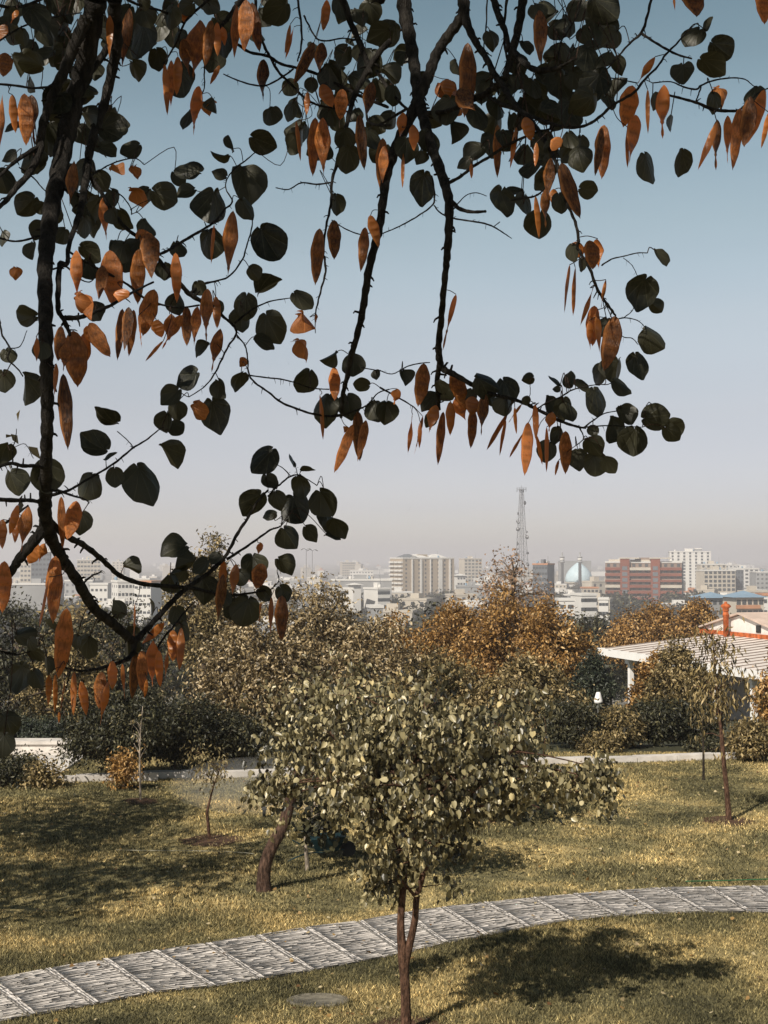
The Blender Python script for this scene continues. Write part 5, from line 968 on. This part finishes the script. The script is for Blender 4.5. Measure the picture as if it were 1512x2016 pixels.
# brick red flats
g, w_, H_, fh = building('apartment_block', 'brick red flats with pale roof slabs and long red balconies', 1268, 1108, 156, 900, 18, -14, plain('shade_darkened_render', (.24, .175, .14), .9, .1, .1), 9, 12, 1.9, 1.9, side=1, wmax=98)  # wall colour darkened to paint shaded voids behind the balconies
for k in range(1, 9):
    for (a_, c_) in ((-.5, -.285), (-.195, .11), (.215, .50)):
        MB().box(a_ * w_, c_ * w_, -10.8, -9.03, k * fh - 1.0, k * fh + (.75 if k % 3 else .3)).build('balcony', M_RED if (k + int(a_ * 10)) % 7 else M_CREAM, g)
for cx in (-.24, .16):
    t_ = MB().box(cx * w_ - 2.9, cx * w_ + 2.9, -11.2, -9.04, 0, H_ + 2.6).build('stair_tower', M_RED, g); MB().box(cx * w_ - 3.6, cx * w_ + 9, -11.6, -3, H_ + 2.61, H_ + 3.3).build('roof', M_CREAM, g)
    for k in range(1, 9): MB().box(cx * w_ - 1.6, cx * w_ + 1.6, -11.33, -11.21, k * fh - .9, k * fh + 1.5).build('window', M_DKG, t_)
MB().box(w_ / 2 + .02, w_ / 2 + .3, -9, 9, 0, H_ - .2).build('end_shade', M_DKG, g)  # dark sheet that paints the shade on the right end
MB().box(-.46 * w_, -.28 * w_, -7, 6, H_ + .95, H_ + 2.2).box(-.18 * w_, .08 * w_, -5, 6, H_ + .95, H_ + 1.9).build('roof_terrace', M_CREAM, g)
building('apartment_tower', 'tall white tower block behind the brick red flats', 1357, 1087, 84, 1350, 20, -8, M_LT, 14, 7, 1.9, 1.9, wmax=98)
building('rooftop_mast', 'low plant room on the roof behind the white tower', 1374, 1081, 16, 1362, 8, -8, M_GREY, 2, 0, cat='roof hut')
building('apartment_block', 'stepped cream block below the white tower', 1408, 1124, 70, 1000, 16, 8, M_CREAM, 9, 7, 2.2, 1.9, wmax=63)
building('apartment_block', 'lower cream block between the white tower and the stepped block', 1400, 1112, 50, 1150, 16, 0, M_CREAM, 10, 5, 1.8, 1.6, wmax=50)
building('apartment_block', 'dark grey flank block right of the stepped cream block', 1446, 1122, 26, 1010, 14, 10, M_DKG, 8, 3, 1.2, 1.4)
building('office_block', 'white block with a projecting roof near the right edge', 1462, 1120, 52, 1250, 20, 5, M_LT, 8, 5, 2.6, 1.6, roofm=M_LT)
building('office_block', 'low white rooftop block above the dark grey flank block', 1437, 1113, 34, 1700, 20, 5, M_LT, 8, 4, 2.4, 1.6)
building('office_block', 'grey block at the right edge of the skyline', 1502, 1127, 42, 1150, 20, 0, M_GREY, 7, 5, 1.6, 1.4)
g, w_, H_, fh = building('blue_roofed_house', 'blue roofed villa half hidden behind the orange tree', 1398, 1176, 62, 520, 12, 12, M_GREY, 6, 4, 1.3, 1.5, roof='hip', roofm=M_BLUE, side=1)
g, w_, H_, fh = building('blue_roofed_house', 'blue roofed villa with orange brown balconies above the orange flue', 1462, 1175, 66, 500, 12, 8, M_CREAM, 6, 5, 1.5, 1.7, roof='hip', roofm=M_BLUE, balc=[(.0, .82)], balm=M_TERR)
building('terracotta_house', 'small house with an orange roof band at the right edge below the skyline', 1508, 1172, 28, 560, 10, 0, M_LT, 5, 3, 1.4, 1.5, roofm=M_TERR)
# mosque
d = 1400.0; mq = empty('mosque', (px2x(1139, d), d, PLAIN)); tag(mq, 'mosque with a pale blue pointed dome, grey slab portal and twin minarets', 'mosque'); k_ = d / F
def rel(px): return (px - 1139) * k_
def rz(py): return topz(py, d) - PLAIN
prof = [(r_ * 26.5 * k_, rz(1146) + (rz(1106) - rz(1146)) * t_) for t_, r_ in ((0, .96), (.08, .99), (.18, 1.0), (.3, .965), (.42, .90), (.55, .78), (.67, .63), (.78, .46), (.87, .30), (.94, .16), (1, .01))]
mb = MB(); mb.lathe(prof, 32); mb.build('dome', M_DOME, mq)
MB().lathe([(27 * k_, rz(1158)), (27 * k_, rz(1147.5)), (27.8 * k_, rz(1147.4)), (27.8 * k_, rz(1146))], 32).build('drum', M_CREAM, mq)
MB().box(rel(1106), rel(1169), 18, 30, 0, rz(1104)).build('portal_screen', M_GREY, mq)
MB().box(rel(1098), rel(1175), -26, 17.9, 0, rz(1158.2)).build('prayer_hall', M_CREAM, mq)
mb = MB(); xx0, xx1, zt_ = rel(1102), rel(1124), rz(1150); mb.box(xx0, xx0 + 1.6, -30, -26.1, 0, zt_); mb.box(xx1 - 1.6, xx1, -30, -26.1, 0, zt_); mb.box(xx0 + 1.6, xx1 - 1.6, -30, -26.1, zt_ - 2.5, zt_)
mb.box(xx0 + 1.6, xx1 - 1.6, -27.5, -26.1, 0, zt_ - 2.5); mb.build('arched_gateway', M_LT, mq)
MB().lathe([(3.2, 0), (3.2, zt_ - 9), (2.4, zt_ - 6), (.02, zt_ - 3.6)], 12, ((xx0 + xx1) / 2, -27.2, 0)).build('arch_recess', M_GREY, mq)
for pxm in (1097, 1131):
    c_ = (rel(pxm), -38, 0); mb = MB(); mb.lathe([(1.7, 0), (1.4, rz(1108)), (2.6, rz(1107)), (2.6, rz(1105)), (2.0, rz(1104.8)), (2.0, rz(1098)), (2.5, rz(1097.6)), (2.5, rz(1096)), (.9, rz(1095.5)), (.8, rz(1089)), (.02, rz(1086))], 12, c_)
    mn = mb.build('minaret', M_GREY, mq); MB().lathe([(2.15, rz(1103.5)), (2.15, rz(1099))], 12, c_).build('gallery', M_LT, mn)
# lattice mast
d = 800.0; H_ = topz(964, d) - PLAIN; tw = empty('telecom_mast', (px2x(1027, d), d, PLAIN), R(20)); tag(tw, 'tall grey lattice mast hung with dishes rising above the orange trees', 'mast')
mb = MB()
def hw(z): t_ = z / H_; return 4.9 * (1 - t_) ** 1.25 + 1.15
nl = 17; zs = [H_ * (i / nl) for i in range(nl + 1)]; cs = [(-1, -1), (1, -1), (1, 1), (-1, 1)]
for cxy in cs: mb.tube([(cxy[0] * hw(z) * .75, cxy[1] * hw(z) * .75, z) for z in zs], .15, 5)
for i in range(nl):
    za, zb2 = zs[i], zs[i + 1]; a_, b2 = hw(za) * .75, hw(zb2) * .75
    for j in range(4):
        c1, c2 = cs[j], cs[(j + 1) % 4]
        mb.tube([(c1[0] * a_, c1[1] * a_, za), (c2[0] * b2, c2[1] * b2, zb2)], .055, 4, False); mb.tube([(c2[0] * a_, c2[1] * a_, za), (c1[0] * b2, c1[1] * b2, zb2)], .055, 4, False); mb.tube([(c1[0] * a_, c1[1] * a_, za), (c2[0] * a_, c2[1] * a_, za)], .08, 4, False)
mb.tube([(0, 0, 0), (0, 0, H_ + 2.5)], .12, 5); mb.build('lattice', M_STEEL, tw)
mb = MB(); mb.box(-1.9, 1.9, -1.9, 1.9, H_ - .1, H_ + .1)
for s_ in (-1.9, 1.9): mb.box(s_ - .05, s_ + .05, -1.9, 1.9, H_ + .9, H_ + 1.0); mb.box(-1.9, 1.9, s_ - .05, s_ + .05, H_ + .9, H_ + 1.0)
for s_ in cs: mb.box(s_[0] * 1.9 - .12, s_[0] * 1.9 + .12, s_[1] * 1.9 - .12, s_[1] * 1.9 + .12, H_ - 1.2, H_ + 1.2)
mb.build('platform', M_STEEL, tw)
dish = MB().lathe([(.75, 0), (.72, .1), (.4, .38), (.05, .5)], 10).mesh('antenna_dish', M_STEEL); rr = random.Random(5)
for z in [H_ * q for q in (.90, .82, .76, .75, .70, .68, .64, .60, .59, .55, .52, .51, .48, .44, .43, .40, .37, .36, .33, .30)]:
    s_ = rr.choice([-1, 1]); o = link('antenna_dish', dish, tw, (s_ * (hw(z) * .75 + .9), rr.uniform(-1.5, .5), z)); o.rotation_euler = (R(90), 0, R(rr.uniform(-60, 60))); q = rr.uniform(.9, 1.7); o.scale = (q, q, q)
# left and middle districts
building('office_tower', 'dark grey tower seen between the left fork and the hanging pods', 82, 1087, 44, 950, 18, 10, M_DKG, 12, 5, 1.6, 1.4, wmax=55)
building('apartment_block', 'pinkish block left of the dark grey tower', 52, 1102, 26, 1200, 14, 10, M_CREAM, 9, 3, 1.8, 1.6, roofm=M_TERR)
building('hotel', 'cream block with rows of balconies on the left skyline', 175, 1103, 52, 1300, 18, 12, M_CREAM, 9, 7, 2.2, 1.6, wmax=63)
building('office_block', 'small cream block on the skyline behind the lower left branch', 234, 1106, 22, 2100, 18, 0, M_CREAM, 8, 3, 2.2, 1.6)
building('white_block', 'white block with small square windows behind the lower left branch', 244, 1146, 56, 640, 14, 22, M_LT, 7, 5, 1.1, 1.3, side=-1, wmax=60)
building('white_block', 'white block with a red roof hut left of the tall green tree', 292, 1147, 44, 620, 14, -10, M_LT, 7, 4, 1.4, 1.0, roofm=M_TERR)
building('white_block', 'low white house far left between the branches', 200, 1151, 34, 700, 12, 0, M_LT, 5, 4, 1.2, 1.2)
building('long_shed', 'long grey low shed behind the left trees', 75, 1151, 100, 760, 18, 5, M_GREY, 3, 0, roofm=M_LT)
building('school_block', 'left wing of the white complex with square windows', 672, 1160, 34, 700, 16, 6, M_LT, 6, 5, 1.5, 1.6, wmax=30)
building('school_block', 'square white stair tower in the middle of the white complex', 698, 1151, 26, 690, 8, 20, M_LT, 7, 0, roof='hip', roofm=M_LT)
building('school_block', 'right wing of the white complex with shaded grey flank', 742, 1160, 52, 700, 16, 26, M_LT, 6, 4, 1.6, 1.6, wmax=24)
building('long_shed', 'long low shed with a bright white roof behind the white complex', 712, 1143, 118, 800, 12, 0, M_GREY, 3, 0, roofm=M_LT)
building('warehouse', 'small white roofed shed above the gold tree', 738, 1196, 32, 460, 10, 8, M_GREY, 3, 0, roofm=M_LT)
building('office_block', 'stepped pale yellow block on the middle skyline', 684, 1107, 30, 2200, 24, 10, M_CREAM, 8, 6, 2.4, 1.6, wmax=48)
building('office_block', 'low wide white block on the middle skyline', 712, 1124, 46, 1800, 18, 0, M_LT, 5, 8, 1.8, 1.6, wmax=40)
building('long_shed', 'low grey hall right of the tan tower', 930, 1155, 62, 950, 18, 0, M_GREY, 3, 0, roofm=M_GREY)
building('villa', 'white villa with a pointed roof beside the tan tower', 905, 1133, 22, 1150, 12, 10, M_LT, 5, 3, 1.6, 1.4, roof='hip', roofm=M_LT)
building('villa', 'row of white arched houses between the tan tower and the poplar', 960, 1141, 56, 1200, 12, 0, M_LT, 4, 8, 1.8, 2.0, wmax=32)
building('apartment_block', 'dark flanked block hidden behind the poplar', 1070, 1112, 46, 850, 14, -24, M_DKG, 9, 5, 1.4, 1.4, roofm=M_TERR)
building('villa', 'white modern villa with dark balcony recess right below the mosque', 1148, 1172, 44, 560, 12, 14, M_LT, 6, 4, 2.2, 1.4, roofm=M_LT)
building('villa', 'white terraced house left below the mosque', 1112, 1182, 30, 520, 10, 0, M_LT, 5, 2, 2.0, 1.4)
building('villa', 'small white house between the mosque and the brick red flats', 1188, 1180, 26, 600, 10, -10, M_LT, 5, 3, 1.2, 1.2)
building('villa', 'cream low house in front of the mosque dome', 1160, 1158, 30, 900, 12, 0, M_CREAM, 5, 4, 1.6, 1.4, roofm=M_TERR)
# anonymous houses spread over the plain, each a thing of its own
cw = random.Random(12)
def where(px):
    for lim, s_ in ((60, 'at the left edge'), (160, 'around the dark grey tower'), (300, 'below the cream hotel'), (430, 'around the tall green tree'), (560, 'left of the gold trees'), (680, 'left of the white stair tower'), (770, 'around the white complex'), (895, 'around the tan tower'), (990, 'right of the tan tower'), (1090, 'around the lattice mast'), (1180, 'around the mosque'), (1270, 'by the left half of the brick red flats'), (1350, 'by the right half of the brick red flats'), (1430, 'around the left blue roof')):
        if px < lim: return s_
    return 'at the right edge'
protoh = []
for k, (mw, mr) in enumerate(((M_LT, M_LT), (M_CREAM, M_LT), (M_LT, M_TERR), (M_GREY, M_LT), (M_CREAM, M_CREAM), (M_LT, M_GREY))):
    g = empty('house'); w, D, H = ((14, 12, 8), (17, 12, 10), (13, 11, 6), (22, 13, 12), (14, 12, 13), (30, 12, 6))[k]
    wl = MB().box(-w / 2, w / 2, -D / 2, D / 2, 0, H).build('wall', mw, g); MB().box(-w / 2 - .2, w / 2 + .2, -D / 2 - .2, D / 2 + .2, H + .01, H + .8).box(-w * .2, w * .1, -2, 3, H + .81, H + 3).build('roof', mr, g)
    protoh.append((g, w, D, H))
cells = []
def house_windows(g, w, D, H):
    fl = max(2, int(H / 3.2)); nb = max(3, int(w / 4))
    for f in range(fl):
        for b in range(nb): link('window', winmesh(1.7, 1.5, M_GLS), g, (-w / 2 + (b + .5) * w / nb, -D / 2 - .02, f * H / fl + 1.0))
for q in protoh: house_windows(*q)
simple = []
for (g, w, D, H) in protoh:
    s = empty('house')
    for ch in g.children:
        if not ch.name.startswith('window'): c = ch.copy(); COL.objects.link(c); c.parent = s
    simple.append(s)
cnt = 0; used = set()
for d0, n_ in ((600, 7), (720, 12), (850, 18), (1000, 24), (1250, 28), (1600, 32), (2000, 34), (2600, 34), (3400, 30), (4600, 26), (6200, 20)):
    for j in range(n_):
        px = -20 + (j + cw.uniform(-.45, .45)) * 1560 / (n_ - 1); d = d0 * cw.uniform(.9, 1.12); k = cw.randrange(6)
        src = protoh[k][0] if d0 <= 1250 else simple[k]
        if id(src) not in used: used.add(id(src)); o = src
        else: o = copy_tree(src)
        s_ = cw.uniform(.8, 1.25); o.location = (px2x(px, d), d, PLAIN); o.rotation_euler = (0, 0, R(cw.uniform(-28, 28))); o.scale = (s_, s_, s_ * cw.uniform(.8, 1.3) * (1 if d0 < 2500 else 1.4))
        tag(o, ('white', 'cream', 'red roofed', 'grey', 'tall cream', 'long white')[k] + ' house ' + ('near the park trees' if d0 < 800 else 'halfway out' if d0 < 1400 else 'in the haze') + ' ' + where(px).replace('by the ', 'at '), 'house', 'small houses on the city plain'); cnt += 1
for q in simple:
    if id(q) not in used:
        for ch in list(q.children): bpy.data.objects.remove(ch)
        bpy.data.objects.remove(q)
# city trees
ct = []
for k in range(3):
    gg = np.random.default_rng(200 + k); n = 900; bl = np.array([(0, 0, 5.5, 4.2, 4.2, 3.6), (2.6, 0, 4.6, 2.6, 3, 2.8), (-2.6, .5, 4.8, 2.6, 3, 2.8)]); ii = gg.integers(0, 3, n)
    dd = gg.normal(0, 1, (n, 3)); dd /= np.linalg.norm(dd, axis=1, keepdims=True); P = bl[ii, :3] + dd * bl[ii, 3:] * gg.uniform(.55, 1, (n, 1))
    Vv, Ff, kk = leafcards(P, gg.normal(0, 1, (n, 3)), dd + gg.normal(0, .4, (n, 3)), gg.uniform(.7, 1.4, n), OVAL, OVALF)
    o = empty('city_tree'); link('crown', mesh_np('crown', Vv, Ff, L_DRK, rnd=np.repeat(gg.random(n), kk)), o); MB().tube([(0, 0, -.2), (0, 0, 4.5)], [.35, .25], 7).build('trunk', BKD, o); ct.append(o)
cnt = 0
for d0, n_ in ((360, 30), (430, 34), (500, 34), (580, 34), (680, 34), (800, 34), (950, 32), (1200, 30), (1500, 24), (2000, 14)):
    for j in range(n_):
        px2 = px = -20 + (j + cw.uniform(-.5, .5)) * 1560 / (n_ - 1); d = d0 * cw.uniform(.88, 1.14); o = ct[cnt] if cnt < 3 else copy_tree(cw.choice(ct)); s_ = cw.uniform(.8, 1.35)
        o.location = (px2x(px, d), d, hgt(px2x(px, d), d)); s_ *= 1.45 if 450 < d < 900 else 1; o.scale = (s_ * 1.15, s_ * 1.15, s_); o.rotation_euler = (0, 0, cw.uniform(0, 6.28)); tag(o, ('dark rounded tree just beyond the park' if d0 < 480 else 'dark rounded tree among the nearer houses' if d0 < 900 else 'hazy rounded tree among the farther houses') + ' ' + where(px2), 'tree', 'trees between the city houses'); cnt += 1
# tall lamp posts above the gold trees
for px, py, lb in ((603, 1082, 'left one of two tall thin lamp posts above the gold trees'), (615, 1084, 'right one of two tall thin lamp posts above the gold trees')):
    d = 330.0; x = px2x(px, d); z0 = hgt(x, d); hh = topz(py, d) - z0; lp_ = empty('lamp_post', (x, d, z0)); tag(lp_, lb, 'lamp post', 'tall lamp posts above the gold trees')
    MB().tube([(0, 0, 0), (0, 0, hh * .6), (0, 0, hh)], [.16, .1, .06], 7).build('pole', M_STEEL, lp_)
    for s_ in (-1, 1): mb = MB(); mb.tube([(0, 0, hh - .1), (s_ * .4, 0, hh + .25), (s_ * .8, 0, hh + .2), (s_ * 1.25, 0, hh - .1)], [.05, .06, .12, .07], 6); mb.build('lamp_arm', M_STEEL, lp_)

# far ridge of hazy hills is lost in the air; the air itself:
HZ = MB().box(-14000, 14000, -300, 25500, -34.5, 75)
m, t, b, o_ = newmat('city_air'); t.nodes.remove(b); pvn = t.nodes.new('ShaderNodeVolumePrincipled'); pvn.inputs['Color'].default_value = (.91, .89, .945, 1); pvn.inputs['Density'].default_value = 3.7e-4; pvn.inputs['Anisotropy'].default_value = .1
t.links.new(pvn.outputs[0], o_.inputs['Volume'])
tag(HZ.build('haze', m), 'pale dusty haze over the city plain', 'haze', kind='stuff')
